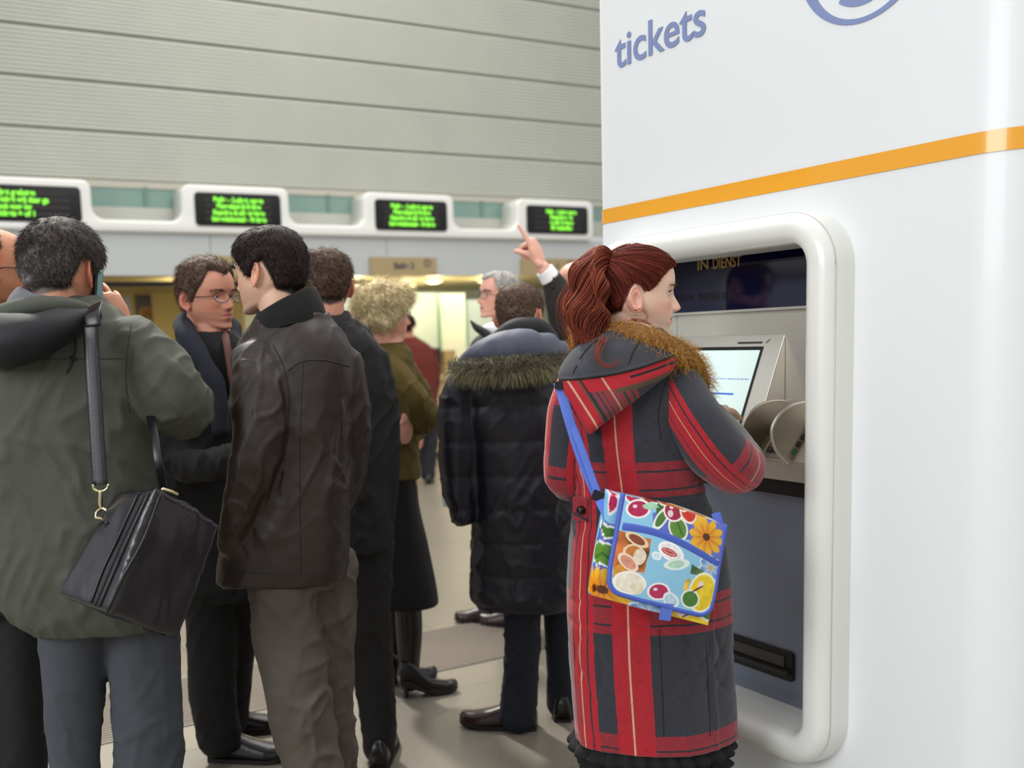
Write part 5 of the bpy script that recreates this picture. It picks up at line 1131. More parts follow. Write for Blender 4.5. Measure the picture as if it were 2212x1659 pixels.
# --- red-haired woman at the machine
def plaid(key, vb, hb, vmax, hmin, hmax, base='#33343b', red='#b01f2b', cream='#cfa884', dark='#30242a', uvname='UVMap', seams=()):
    """tartan: two sets of yarn bands (start, end, kind) over the UV map, woven over charcoal wool"""
    m = bpy.data.materials.new(key); m.use_nodes = True; t = NT(m); b = t.N['Principled BSDF']; MAT[key] = m
    uvn = t.new('ShaderNodeUVMap', uv_map=uvname); sp = t.new('ShaderNodeSeparateXYZ')
    nz = t.new('ShaderNodeTexNoise'); nz.inputs['Scale'].default_value = 14; tc = t.new('ShaderNodeTexCoord'); t.link(tc.outputs['Object'], nz.inputs[0])
    t.link(uvn.outputs[0], sp.inputs[0])
    def ramp(sock, bands, lo, hi):
        mr = t.new('ShaderNodeMapRange'); mr.inputs[1].default_value = lo; mr.inputs[2].default_value = hi; t.link(sock, mr.inputs[0])
        r = t.new('ShaderNodeValToRGB'); r.color_ramp.interpolation = 'CONSTANT'; els = r.color_ramp.elements
        els[0].position = 0; els[0].color = (0, 0, 0, 0); first = True; stops = []
        for s, e, cream_c in bands:
            w = e - s; R = (*lin(red)[:3], 1); D = (*lin(dark)[:3], .85); C = (*lin(cream)[:3], 1)
            stops += [(s, R), (s + w * .20, D), (s + w * .245, R)] + ([(s + w * .475, C), (s + w * .505, R)] if cream_c else []) + [(s + w * .755, D), (s + w * .80, R), (e, (0, 0, 0, 0))]
        els.remove(els[1])
        for p, c in stops[:31]:
            q = els.new(min(max((p - lo) / (hi - lo), 0), 1)); q.color = c
        t.link(mr.outputs[0], r.inputs[0]); return r
    rv = ramp(sp.outputs['X'], vb, 0, vmax); rh = ramp(sp.outputs['Y'], hb, hmin, hmax)
    ab = t.new('ShaderNodeMix', data_type='RGBA'); ab.inputs[6].default_value = lin(base)
    wv = t.new('ShaderNodeTexWave'); wv.inputs['Scale'].default_value = 170; mpp = t.new('ShaderNodeMapping'); mpp.inputs['Rotation'].default_value = (0, .785, 0); t.link(tc.outputs['Object'], mpp.inputs[0]); t.link(mpp.outputs[0], wv.inputs[0])
    mm = t.new('ShaderNodeMapRange'); mm.inputs[3].default_value = .45; mm.inputs[4].default_value = .72; t.link(wv.outputs['Fac'], mm.inputs[0])
    mu = t.new('ShaderNodeMath', operation='MULTIPLY'); t.link(rh.outputs[1], mu.inputs[0]); t.link(mm.outputs[0], mu.inputs[1]); t.link(mu.outputs[0], ab.inputs[0]); t.link(rh.outputs[0], ab.inputs[7])
    ac = t.new('ShaderNodeMix', data_type='RGBA'); mu2 = t.new('ShaderNodeMath', operation='MULTIPLY'); mu2.inputs[1].default_value = .86; t.link(rv.outputs[1], mu2.inputs[0]); t.link(mu2.outputs[0], ac.inputs[0]); t.link(ab.outputs[2], ac.inputs[6]); t.link(rv.outputs[0], ac.inputs[7])
    n2 = t.new('ShaderNodeTexNoise'); n2.inputs['Scale'].default_value = 420; n2.inputs['Detail'].default_value = 2; t.link(tc.outputs['Object'], n2.inputs[0]); m2 = t.new('ShaderNodeMapRange'); m2.inputs[1].default_value = .3; m2.inputs[2].default_value = .7; m2.inputs[3].default_value = .72; m2.inputs[4].default_value = 1.28; t.link(n2.outputs[0], m2.inputs[0])
    fx = t.new('ShaderNodeMix', data_type='RGBA', blend_type='MULTIPLY'); fx.inputs[0].default_value = 1; t.link(ac.outputs[2], fx.inputs[6]); t.link(m2.outputs[0], fx.inputs[7]); t.link(fx.outputs[2], b.inputs['Base Color'])
    b.inputs['Roughness'].default_value = .9; b.inputs['Sheen Weight'].default_value = .25; b.inputs['Specular IOR Level'].default_value = .25
    bp = t.new('ShaderNodeBump'); bp.inputs['Strength'].default_value = .35; bp.inputs['Distance'].default_value = .0015; t.link(n2.outputs[0], bp.inputs['Height']); t.link(bp.outputs[0], b.inputs['Normal'])
    return m
def zc(v, d=2.355): return at(1400, v, d)[2]
plaid('coat_plaid', [(.287, .371, 1), (.412, .482, 1), (.80, .88, 1)], [(zc(1632), zc(1588), 0), (zc(1372), zc(1296), 1), (zc(1082), zc(1004), 1), (zc(800), zc(740), 0)], 1.0, .3, 1.6)
plaid('sleeve_plaid', [(.52, .67, 1)], [(.20, .31, 1)], 1.0, -.1, .9)
plaid('left_sleeve_plaid', [(.30, .52, 1), (.66, .8, 1)], [(.02, .06, 0), (.20, .27, 1)], 1.0, -.1, .9)
W0 = 2.5
p = person(1405, 2.5, 'red-haired woman in a red and charcoal tartan coat using the ticket machine'); PK = p
H = Head(at(1377, 637, 2.5), (.995, .02, -.06), (.02, .03, 1), .965, 'woman'); H.earz = -.020
R_ = [(712, 1296, 1428, 2.5, .070), (735, 1272, 1452, 2.5, .088), (770, 1232, 1486, 2.5, .105), (815, 1212, 1506, 2.5, .12), (880, 1213, 1510, 2.5, .135), (960, 1224, 1505, 2.5, .135), (1050, 1238, 1514, 2.5, .130), (1095, 1240, 1528, 2.5, .130),
      (1160, 1231, 1552, 2.5, .14), (1260, 1224, 1568, 2.5, .15), (1400, 1227, 1574, 2.5, .155), (1500, 1234, 1578, 2.5, .158), (1580, 1240, 1582, 2.5, .16)]
AR = [(1458, 838, 2.44, .066), (1500, 910, 2.40, .072), (1550, 975, 2.40, .074), (1588, 1008, 2.43, .068), (1592, 985, 2.53, .058), (1562, 930, 2.66, .046), (1538, 898, 2.76, .038)]
AL = [(1250, 830, 2.5, .056), (1236, 890, 2.5, .062), (1228, 960, 2.5, .061), (1224, 1020, 2.51, .058), (1256, 1042, 2.60, .052), (1345, 1030, 2.78, .045), (1400, 1000, 2.9, .036)]
LL = [(1350, 1560, 2.5, .09), (1345, 1760, 2.5, .06), (1345, gv(1345, 2.5) - 50, 2.5, .045)]; LR = [(1470, 1560, 2.5, .09), (1475, 1760, 2.5, .06), (1478, gv(1478, 2.5) - 50, 2.5, .045)]
tip = slope(*on_slope(1557, 858), .009); wr = at(1540, 897, 2.775); fd = tip - wr
hp = hand(wr, fd + np.array([0, 0, -.02]), np.array([.5, .5, -.7]), 1, [6, 48, 55, 60, 30], .92, .02)
body(H, p, R_, [AR, AL, LL, LR], hp, '#efc9b2', (1366, 722, 2.5), .0026, '#4a1a14', LONG, neck_r=.050, lips=(.50, .20, .19), blush=.42, shrink=.70)
eyes(H, p, '#4a4640', MAT['lid'], True)
M_('brow_brown', '#6a4434', .6); brows(H, MAT['brow_brown'], p, n=110, wid=.0006)
# coat, hood, sleeves
V, Fc, UV = torso(R_, 170, 200, True); N = normals(V, Fc)
hemf = sstep(1.1, .45, V[:, 2]); dr = folds(V, .005, 41, 8, 2.0) + .010 * hemf * np.sin(UV[:, 0] * 6.283 * 5 + 1.0) * .6
grv = np.exp(-((UV[:, 0] - .530) / .0035) ** 2) * sstep(1.15, 1.0, V[:, 2]) * .004 + np.exp(-((UV[:, 0] - .602) / .0035) ** 2) * sstep(1.15, 1.0, V[:, 2]) * .004
wr_ = .005 * np.exp(-((V[:, 2] - zc(1090)) / .05) ** 2) * noise(V * np.array([10, 10, 60]))
V = V + N * (dr - grv + wr_)[:, None]; COAT = obj('coat', V, Fc, MAT['coat_plaid'], p, uv=UV)
V, Fc, UV = limb(AR, 90, 64); N = normals(V, Fc); el = np.exp(-((UV[:, 1] - .30) / .10) ** 2); V = V + N * (.006 * el * noise(V * np.array([40, 40, 22])) + .004 * noise(V * 12 + 4))[:, None]; obj('sleeve', V, Fc, MAT['sleeve_plaid'], p, uv=UV)
V, Fc, UV = limb(AL, 90, 64); N = normals(V, Fc); el = np.exp(-((UV[:, 1] - .26) / .10) ** 2); V = V + N * (.007 * el * noise(V * np.array([40, 40, 26])) + .004 * noise(V * 12 + 4))[:, None]; obj('sleeve', V, Fc, MAT['left_sleeve_plaid'], p, uv=UV)
# hood hanging on the back: charcoal lining above, tartan triangle below
HR = [(714, 1292, 1372, 2.43, .040, 2.2), (730, 1266, 1412, 2.42, .054, 2.2), (752, 1238, 1446, 2.40, .064, 2.2), (778, 1217, 1460, 2.385, .066, 2.2), (805, 1206, 1452, 2.372, .064, 2.2), (835, 1212, 1415, 2.362, .060, 2.2), (868, 1228, 1372, 2.355, .054, 2.1), (900, 1246, 1325, 2.352, .046, 2.0), (925, 1262, 1292, 2.352, .034, 2.0), (936, 1270, 1280, 2.352, .018, 2.0)]
V, Fc, UV = torso(HR, 100, 150, True); V = V + np.c_[np.zeros(len(V)), noise(V * np.array([12, 12, 12])) * .008, np.zeros(len(V))]
UV = V[:, [0, 2]].copy(); q0, q1 = at(1208, 822, 2.32), at(1445, 772, 2.35)
hx = (V[:, 0] - q0[0]) / (q1[0] - q0[0]); hz = V[:, 2] - (q0[2] + (q1[2] - q0[2]) * hx - .010 * np.sin(np.clip(hx, 0, 1) * math.pi))
UV = np.c_[hx, hz]
# the hood's tartan: a red border under the edge, a red border down the left side, muted stripes in the middle
def hood_col(V, hx, hz):
    g = np.random.default_rng(3); base = np.array(lin('#35363d')[:3]); red = np.array(lin('#b01f2b')[:3]); mut = np.array(lin('#86343a')[:3]); cream = np.array(lin('#c9a083')[:3]); dark = np.array(lin('#1c191c')[:3]); brown = np.array(lin('#5a4636')[:3])
    C = np.tile(base, (len(V), 1)); below = hz < 0; lx = (hz * -1)
    xl = hx - .02 - .30 * np.clip(lx / .14, 0, 1)                     # distance from the slanting left edge
    def put(mask, c): C[mask] = c
    mid = below & (xl > .16) & (xl < .56); put(mid, mut)
    for s_, e_ in ((.16, .185), (.215, .235), (.265, .275), (.43, .455), (.50, .52)): put(below & (xl > s_) & (xl < e_), base)
    put(below & (xl > .335) & (xl < .352), (cream * .7 + base * .3))
    put(below & (lx < .034), red); put(below & (lx > .034) & (lx < .046) & (hx > .5), brown); put(below & (lx < .034) & (lx > .012) & (lx < .018) & (hx > .62), dark)
    put(below & (lx < .034) & (np.abs(xl - .343) < .009), cream)
    put(below & (xl < .13), red); put(below & (np.abs(xl - .055) < .010), cream); put(below & (xl > .13) & (xl < .15), brown); put(below & (np.abs(xl - .158) < .007), dark)
    put((hz < .004) & (hz > -.003), dark)
    return C
V2, F2 = V, Fc
M_('hood_cloth', '#3a3b42', .9, sheen=.25, attr='Col', bump=[(420, .3, .0015)], var=.14, varscale=420)
K = 420; Kn = 360; Vh, Fh, _ = torso(HR, K, Kn, True); Vh = Vh + np.c_[np.zeros(len(Vh)), noise(Vh * 12) * .008, np.zeros(len(Vh))]
hx = (Vh[:, 0] - q0[0]) / (q1[0] - q0[0]); hz = Vh[:, 2] - (q0[2] + (q1[2] - q0[2]) * hx - .010 * np.sin(np.clip(hx, 0, 1) * math.pi))
rid = np.exp(-(hz / .004) ** 2) * .004; Vh[:, 1] -= rid; Vh[:, 1] += np.where(hz < 0, .004, 0)
HOOD = obj('hood', Vh, Fh, MAT['hood_cloth'], p, col=hood_col(Vh, hx, hz), label='hood with a charcoal upper part and tartan tip')
M_('seam_dark', '#141316', .8)
for pts in ([(1392, 728), (1370, 755), (1358, 785)], [(1290, 735), (1268, 755), (1252, 775)], [(1246, 790), (1238, 805)]): seam('hood_seam', HOOD, pts, MAT['seam_dark'], p, .0014, .0012)
seam('armhole_seam', COAT, [(1452, 800), (1430, 850), (1422, 900), (1428, 950)], MAT['seam_dark'], p, .0014); seam('back_seam', COAT, [(1424, 1360), (1430, 1480), (1434, 1590)], MAT['seam_dark'], p, .0012); seam('back_seam', COAT, [(1524, 1380), (1530, 1480), (1534, 1590)], MAT['seam_dark'], p, .0012)
s_ = on_mesh(COAT, [(1242, 1078), (1258, 1100), (1268, 1104)], .004)
tb = at(1256, 1102, 2.40); 
if len(s_): tb = s_[len(s_) // 2]
ob = obj('belt_tab', *box(tb, .046, .012, .062, (.75, -.66, 0), (.66, .75, 0), (0, 0, 1)), MAT['coat_plaid'], p, smooth=False, uv=np.c_[np.linspace(.385, .40, 8), np.linspace(zc(1075), zc(1010), 8)]); bevel(ob, .005, 2)
bt = tb + np.array([-.002, -.012, 0]); obj('button', *tube3([[*bt, .0115], [*(bt + np.array([.0, -.005, 0])), .010]], 4, 20)[:2], M_('button_black', '#16100f', .25), p)
# skirt under the coat
V, Fc, _ = torso([(1500, 1250, 1565, 2.5, .14), (1580, 1250, 1566, 2.5, .145), (1612, 1236, 1574, 2.5, .150), (1618, 1248, 1560, 2.5, .140), (1650, 1256, 1572, 2.5, .145), (1656, 1262, 1560, 2.5, .14), (1720, 1262, 1570, 2.5, .145)], 70, 160)
ang = np.arctan2(V[:, 1] - 2.5, V[:, 0] - at(1405, 1600, 2.5)[0]); V = V + np.c_[np.cos(ang), np.sin(ang), 0 * ang] * (.007 * np.sin(ang * 26 + V[:, 2] * 30))[:, None]; obj('skirt', V, Fc, MAT['black_skirt'], p, label='black ruffled skirt hem')
for L_, g_ in ((LL, 1345), (LR, 1478)):
    b_ = shoe('boot', ground(g_, 2.49), 50, p, MAT['boot_leather'], L=.26, Wd=.085, Hh=.09, heelh=.05); obj('shaft', *limb(L_, 30, 18)[:2], MAT['boot_leather'], b_)
# mustard curly fur collar
fk = [(1262, 706, 2.60, .026), (1275, 722, 2.50, .030), (1330, 722, 2.42, .028), (1380, 726, 2.385, .028), (1422, 744, 2.38, .031), (1458, 764, 2.41, .034), (1486, 788, 2.47, .036), (1502, 822, 2.53, .034), (1508, 860, 2.58, .026)]
fk = catmull([[*at(u, v, d), r] for u, v, d, r in fk], 70); V, Fc, _ = tube3(fk, 0, 18); g = np.random.default_rng(12); n_ = 4200; ii = g.integers(0, 70, n_); a_ = g.random(n_) * 6.283
T_ = np.gradient(fk[:, :3], axis=0); T_ /= np.linalg.norm(T_, axis=1)[:, None]; B_ = np.cross(T_, [0, -1, 0.2]); B_ /= np.linalg.norm(B_, axis=1)[:, None]; A_ = np.cross(B_, T_)
nr = A_[ii] * np.cos(a_)[:, None] + B_[ii] * np.sin(a_)[:, None]; rt = fk[ii, :3] + T_[ii] * (g.random((n_, 1)) - .5) * .015 + nr * fk[ii, 3:] * .75
sv, sf = strands(rt, nr + np.array([0, 0, -.35]), T_[ii], .035, .0013, 7, curl=.0055, droop=.35, jitter=.55, seed=12, curlfreq=1.6)
cf = mixer('#8a5812', '#ecb850'); cc = np.vstack([np.tile(lin('#7a4e16')[:3], (len(V), 1)), np.repeat(cf(rt, g.random(n_) ** .8), 24, 0)]); VV, FF = join([(V, Fc), (sv, sf)])
obj('fur_collar', VV, FF, MAT['fur'], p, col=cc, label='mustard curly fur collar')
# auburn hair combed back to a high tail
cf = mixer('#3d1311', '#8e4030')
hair(H, LONG, MAT['hair'], p, .006, cf, 50, .01, .0008, seed=44, rough=.001, name='hair')
g = np.random.default_rng(21); n_ = 4200; th0 = (g.random(n_) * 2 - 1) * math.pi; zl = LONG(np.abs(th0)); z0 = zl + (.112 - zl) * g.random(n_) ** 1.6 + .002
TT, TZ = math.pi, .068; k_ = 16; tt = np.linspace(0, 1, k_); sg = np.sign(th0)
ends = sg[:, None] * (np.abs(th0)[:, None] + (TT - np.abs(th0))[:, None] * tt ** 1.0); zz = z0[:, None] + (TZ - z0)[:, None] * tt[None] ** np.where(z0 < .05, .55, 1.3)[:, None] + .016 * np.sin(tt * math.pi)[None] * (np.abs(th0) < 2)[:, None]
zz = np.clip(zz, -.075, .1165); Pp = H.surf(ends, zz); C = np.array([0, -.014, .012]); Nn = Pp - C; Nn /= np.linalg.norm(Nn, axis=-1, keepdims=True)
Pp = Pp + Nn * (.0066 + .0030 * np.sin(tt * math.pi)[None, :, None] + .0016 * g.normal(size=(n_, 1, 1))); wp = H.w(Pp.reshape(-1, 3)).reshape(n_, k_, 3)
Va, Fa = polystrands(wp, .0017 * (.6 + .8 * g.random(n_)))
ca = np.repeat(cf(None, g.random(n_)) if False else (np.array(lin('#3d1311')[:3]) + (np.array(lin('#9a4834')[:3]) - np.array(lin('#3d1311')[:3])) * (g.random(n_) ** 1.5)[:, None]), k_ * 3, 0)
obj('combed_hair', Va, Fa, MAT['hair'], p, col=ca)
tk = [(1308, 566, 2.50, .018), (1294, 556, 2.48, .028), (1276, 585, 2.455, .039), (1268, 640, 2.44, .046), (1270, 695, 2.43, .046), (1288, 735, 2.415, .038), (1298, 764, 2.39, .022)]
tw = catmull([[*at(u, v, d), r] for u, v, d, r in tk], 40); Vt, Ft, _ = tube3(np.c_[tw[:, :3], tw[:, 3] * .72], 0, 24); Vt = Vt + noise(Vt * 30)[:, None] * .008
n_ = 2600; k_ = 26; s0_ = g.random(n_) * .12; s1_ = .55 + .5 * g.random(n_); ph = g.random(n_) * 6.283; rr_ = np.sqrt(g.random(n_)); T_ = np.gradient(tw[:, :3], axis=0); T_ /= np.linalg.norm(T_, axis=1)[:, None]; B_ = np.cross(T_, [0, -1, 0.0]); B_ /= np.linalg.norm(B_, axis=1)[:, None]; A_ = np.cross(B_, T_)
S_ = s0_[:, None] + (np.minimum(s1_, 1.0) - s0_)[:, None] * np.linspace(0, 1, k_); ix = S_ * 39; pos = np.stack([np.interp(ix, np.arange(40), tw[:, c]) for c in range(4)], -1); Ai = np.stack([np.interp(ix, np.arange(40), A_[:, c]) for c in range(3)], -1); Bi = np.stack([np.interp(ix, np.arange(40), B_[:, c]) for c in range(3)], -1)
wob = .55 * np.sin(S_ * 9 + ph[:, None] * 3); a_ = ph[:, None] + wob; rad = (pos[..., 3] * (.25 + .85 * rr_[:, None]) * (1 + .16 * np.sin(S_ * 22 + ph[:, None])))[..., None]
Pp = pos[..., :3] + (Ai * np.cos(a_)[..., None] + Bi * np.sin(a_)[..., None]) * rad; Pp[..., 2] -= (np.maximum(s1_ - .9, 0) * .35)[:, None] * np.linspace(0, 1, k_) ** 3
Vb, Fb = polystrands(Pp, .0016 * (.6 + .8 * g.random(n_)))
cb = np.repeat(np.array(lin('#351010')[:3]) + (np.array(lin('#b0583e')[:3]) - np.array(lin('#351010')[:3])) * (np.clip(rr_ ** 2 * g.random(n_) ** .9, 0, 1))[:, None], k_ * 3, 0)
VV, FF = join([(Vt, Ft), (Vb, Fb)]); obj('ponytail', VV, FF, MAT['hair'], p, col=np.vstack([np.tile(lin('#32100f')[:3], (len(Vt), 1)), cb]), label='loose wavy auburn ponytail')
# loose curls on the hood and by the ear
lk = []
for keys, n1, sp_, w_ in (([(1300, 730, 2.36), (1289, 755, 2.318), (1291, 776, 2.305), (1306, 790, 2.30), (1328, 787, 2.30), (1336, 774, 2.305)], 20, .0035, .0010), ([(1308, 725, 2.36), (1298, 750, 2.315), (1290, 772, 2.30)], 12, .006, .0011), ([(1352, 640, 2.41), (1368, 672, 2.40), (1388, 668, 2.40), (1399, 682, 2.40), (1392, 698, 2.395), (1370, 705, 2.395)], 5, .0014, .0010),
                      ([(1362, 690, 2.40), (1390, 694, 2.40), (1408, 702, 2.40), (1416, 708, 2.40)], 9, .002, .0012), ([(1325, 700, 2.41), (1345, 706, 2.40), (1372, 704, 2.395), (1396, 692, 2.395)], 7, .003, .0012), ([(1250, 700, 2.44), (1236, 720, 2.44), (1240, 742, 2.44), (1258, 752, 2.43)], 16, .010, .0014), ([(1240, 620, 2.44), (1222, 660, 2.45), (1226, 700, 2.45), (1238, 728, 2.44)], 22, .012, .0014)):
    c = catmull(np.array([at(*q) for q in keys]), 22)
    for i in range(n1): lk.append((c + g.normal(size=3) * sp_ + np.cumsum(g.normal(size=(22, 3)) * .0004, 0), w_))
Vc, Fc = polystrands(np.array([q[0] for q in lk]), np.array([q[1] for q in lk])); obj('loose_curls', Vc, Fc, MAT['hair'], p, col=np.repeat(np.array(lin('#5a1f18')[:3]) + (np.array(lin('#a04c38')[:3]) - np.array(lin('#5a1f18')[:3])) * g.random((len(lk), 1)), 66, 0))
tie = [[*at(1306 + 13 * math.cos(a) * .45, 562 + 17 * math.sin(a), 2.50 - .0 + .018 * math.cos(a)), .005] for a in np.linspace(0, 6.283, 20)]; obj('hair_tie', *tube3(tie, 0, 8)[:2], MAT['cord_black'], p)
er = H.w(np.array([[.078, -.018, -.044]]))[0]; a = np.linspace(0, 6.283, 20); obj('earring', *tube3([[*(er + np.array([.006 * math.cos(q), -.002, -.006 + .007 * math.sin(q)])), .0011] for q in a], 0, 6)[:2], MAT['brass'], p)
obj('earring', *tube3([[*(er + np.array([-.004, -.003, -.022])), .0035], [*(er + np.array([-.004, -.004, -.026])), .0035]], 4, 10)[:2], M_('red_bead', '#c83040', .25), p)

# --- flowered oilcloth messenger bag on her hip
CROP = lambda x, y: np.array([1150 + x * 600 / 2212, 900 + y * 450 / 1659])
TL, TR, BR, BL = CROP(722, 622), CROP(1535, 868), CROP(1410, 1600), CROP(592, 1385)
def bil(u, v):
    """photo position -> (across, down) on the flap"""
    s, t_ = .5, .5
    for _ in range(25):
        q = (1 - s) * (1 - t_) * TL + s * (1 - t_) * TR + s * t_ * BR + (1 - s) * t_ * BL - np.array([u, v]); ds = (1 - t_) * (TR - TL) + t_ * (BR - BL); dt = (1 - s) * (BL - TL) + s * (BR - TR)
        d = np.linalg.solve(np.array([ds, dt]).T, q); s -= d[0]; t_ -= d[1]
    return s, t_
FW, FH = .27, .235
def print_colors(S, T):
    """the printed fruit and flowers, painted over the cloth's own coordinates"""
    g = np.random.default_rng(6); n = len(S); X, Y = S * FW, T * FH
    C = np.tile(np.array(lin('#8fc9e6')[:3]), (n, 1)); no = noise(np.c_[X * 40, Y * 40, 0 * X + .5]); n3 = noise(np.c_[X * 90, Y * 90, 0 * X + 3.5])
    P = lambda x, y: (lambda q: (q[0] * FW, q[1] * FH))(bil(*CROP(x, y)))
    def region(pts, col, jit=.0, rag=.002):
        poly = np.array([P(*q) for q in pts]); x = X + no * rag; y = Y + n3 * rag; ins = np.zeros(n, bool); j = len(poly) - 1
        for i in range(len(poly)):
            c = ((poly[i, 1] > y) != (poly[j, 1] > y)) & (x < (poly[j, 0] - poly[i, 0]) * (y - poly[i, 1]) / (poly[j, 1] - poly[i, 1] + 1e-12) + poly[i, 0]); ins ^= c; j = i
        c0 = np.array(lin(col)[:3]); C[ins] = c0 * (1 + jit * no[ins, None] * 2)
    def ell(x, y, rx, ry, col, rot=0, rim=None, hi=True, rag=.0):
        cx, cy = P(x, y); sc = FW / 900.; a = math.radians(rot); dx, dy = X - cx, Y - cy; u = (dx * math.cos(a) + dy * math.sin(a)) / (rx * sc); v = (-dx * math.sin(a) + dy * math.cos(a)) / (ry * sc); r = np.hypot(u, v) + no * rag
        if rim: C[r < 1.0 + 14 / min(rx, ry)] = lin(rim)[:3]
        c0 = np.array(lin(col)[:3]); C[r < 1] = c0 * (1 + .3 * n3[r < 1, None])
        if hi: k = np.hypot(u + .3, v + .35) < .22; C[k & (r < 1)] = np.array(lin('#f4d8e0')[:3])
    def petals(x, y, R, k, c1, c2, core, rim=None):
        cx, cy = P(x, y); sc = FW / 900.; dx, dy = (X - cx) / (R * sc), (Y - cy) / (R * sc); r = np.hypot(dx, dy); a = np.arctan2(dy, dx); ed = .72 + .28 * np.abs(np.cos(a * k / 2))
        if rim: C[r < ed + .12] = lin(rim)[:3]
        m = r < ed; mixk = np.clip(r / .9 + .25 * np.cos(a * k), 0, 1)[:, None]; C[m] = (np.array(lin(c2)[:3]) * (1 - mixk) + np.array(lin(c1)[:3]) * mixk)[m]; C[r < .2] = lin(core)[:3]
    region([(950, 780), (1330, 780), (1330, 1010), (1100, 960), (960, 900)], '#5b6cc0'); region([(1270, 770), (1540, 860), (1480, 1160), (1250, 1010)], '#6a7ac8')
    region([(600, 640), (700, 640), (690, 790), (600, 780)], '#cf6a2a', .9); region([(980, 650), (1050, 660), (1040, 880), (980, 880)], '#3f7030', .4)
    ell(800, 655, 60, 32, '#c01f55', 5, '#f3eeee'); ell(925, 665, 60, 32, '#b81c4e', 10, '#f3eeee')
    ell(840, 742, 88, 62, '#b51a50', -15, '#f6f2ee'); region([(870, 715), (960, 690), (1005, 740), (930, 760), (880, 740)], '#a9d8b4', .3)
    ell(1020, 830, 32, 75, '#4a7a30', 25, '#eef2e6', False); ell(1155, 905, 68, 82, '#5d8c34', -35, '#eef2e6', False); ell(1165, 900, 10, 70, '#3c6a28', -35, None, False)
    ell(1118, 770, 74, 72, '#a51840', 0, '#f6efe8'); ell(1095, 790, 22, 26, '#e8d4d8', 0, None, False, .3); ell(1030, 680, 40, 30, '#c8351c', 30, '#f3ead8', False)
    ell(1235, 775, 60, 80, '#cf2f1a', -30, '#f6ead8', False); ell(1175, 705, 55, 30, '#e89a28', 50, '#f6ead8', False); ell(1275, 745, 40, 28, '#d84a1c', 20, None, False)
    region([(1300, 800), (1385, 800), (1350, 1130), (1270, 1010)], '#e8b832', .3); petals(1378, 965, 150, 10, '#f0b92c', '#d8701c', '#5a2c10')
    region([(690, 905), (945, 985), (890, 1250), (770, 1230), (640, 1330), (650, 1100)], '#b9662c', .9, .004); ell(830, 985, 75, 32, '#8a4526', 15, '#e8cfa8', False); ell(800, 1080, 70, 45, '#c97a38', -10, '#e9d2b0', False, .2)
    ell(760, 1160, 75, 42, '#d8937c', 25, '#f0d8c0', False); ell(690, 1240, 50, 65, '#d89032', 0, None, False); ell(850, 1120, 50, 60, '#e6d6c2', 20, None, False, .3)
    ell(770, 1320, 125, 78, '#efe6d2', -10, '#f7f2e6', False, .1); ell(830, 1360, 60, 50, '#e6dcc4', 10, None, False, .2)
    ell(1098, 1085, 92, 58, '#f3eeee', 12, '#ffffff', False); ell(1085, 1088, 70, 27, '#c23038', 8, None, False); ell(1085, 1088, 58, 17, '#dda8a4', 8, None, False); ell(1085, 1088, 50, 8, '#b83a40', 8, None, False)
    ell(1145, 1180, 75, 30, '#b8dcc4', -20, '#e6f2ea', False, .3); ell(985, 1115, 26, 20, '#cfe8f2', 0, '#eef6fa', False)
    petals(1410, 1205, 95, 7, '#6a9ad0', '#c4d8ea', '#e0b030', '#eef2f4'); region([(1260, 1180), (1360, 1230), (1340, 1270), (1250, 1250)], '#4a7040', .4)
    ell(1345, 1400, 100, 150, '#efd02a', 8, '#f8f4d8'); region([(1210, 1300), (1250, 1290), (1230, 1420), (1190, 1440)], '#e0b84a', .5); ell(1250, 1450, 66, 62, '#4a8038', -30, '#eef2e2', False); ell(1310, 1370, 60, 8, '#6a4418', -40, None, False)
    ell(1000, 1390, 80, 55, '#b42a58', -20, '#f6eef0'); ell(1100, 1460, 60, 50, '#bcd6e6', 30, '#f0f4f6', False, .3)
    return np.clip(C, 0, 1)
DB = {0: 2.245, 1: 2.285}
def flap(s, t_, h=0.0):
    q = (1 - s) * (1 - t_) * TL + s * (1 - t_) * TR + s * t_ * BR + (1 - s) * t_ * BL; arc = -9 * math.sin(math.pi * min(max(s, 0), 1)) * (1 - t_)
    bul = .020 * math.sin(math.pi * min(max(s, 0), 1)) ** .7 * math.sin(math.pi * min(max(.12 + t_ * .76, 0), 1)) ** .7
    return at(q[0], q[1] + arc * .6, 2.235 + .035 * s - bul - h - .012 * t_)
bagm = empty('messenger_bag', flap(.5, 1.0) + np.array([0, .04, 0]), 'small flowered oilcloth shoulder bag with blue binding on the hip of the red-haired woman', 'bag')
M_('oilcloth', '#ffffff', .16, attr='Col', spec=.5, coat=.4, bump=[(14, .25, .006)]); M_('binding', '#4b62c0', .6, bump=[(500, .3, .001)]); M_('webbing', '#5673cc', .65, bump=[(600, .3, .001)]); M_('buckle', '#17151c', .35)
ns, nt_ = 260, 230; r0 = .16; V = []; ST = []
for j in range(nt_):
    t_ = j / (nt_ - 1); c_ = max(0, (t_ - (1 - r0)) / r0); ins = r0 * .85 * (1 - math.sqrt(max(0, 1 - c_ * c_)))
    for i in range(ns): s = ins + (1 - 2 * ins) * i / (ns - 1); V.append(flap(s, t_)); ST.append((s, t_))
ST = np.array(ST); V = np.array(V); nf = len(V); Fc = [(j * ns + i, j * ns + i + 1, (j + 1) * ns + i + 1, (j + 1) * ns + i) for j in range(nt_ - 1) for i in range(ns - 1)]
obj('flap', V, Fc, MAT['oilcloth'], bagm, col=print_colors(ST[:, 0], ST[:, 1])).modifiers.new('thick', 'SOLIDIFY').thickness = .004
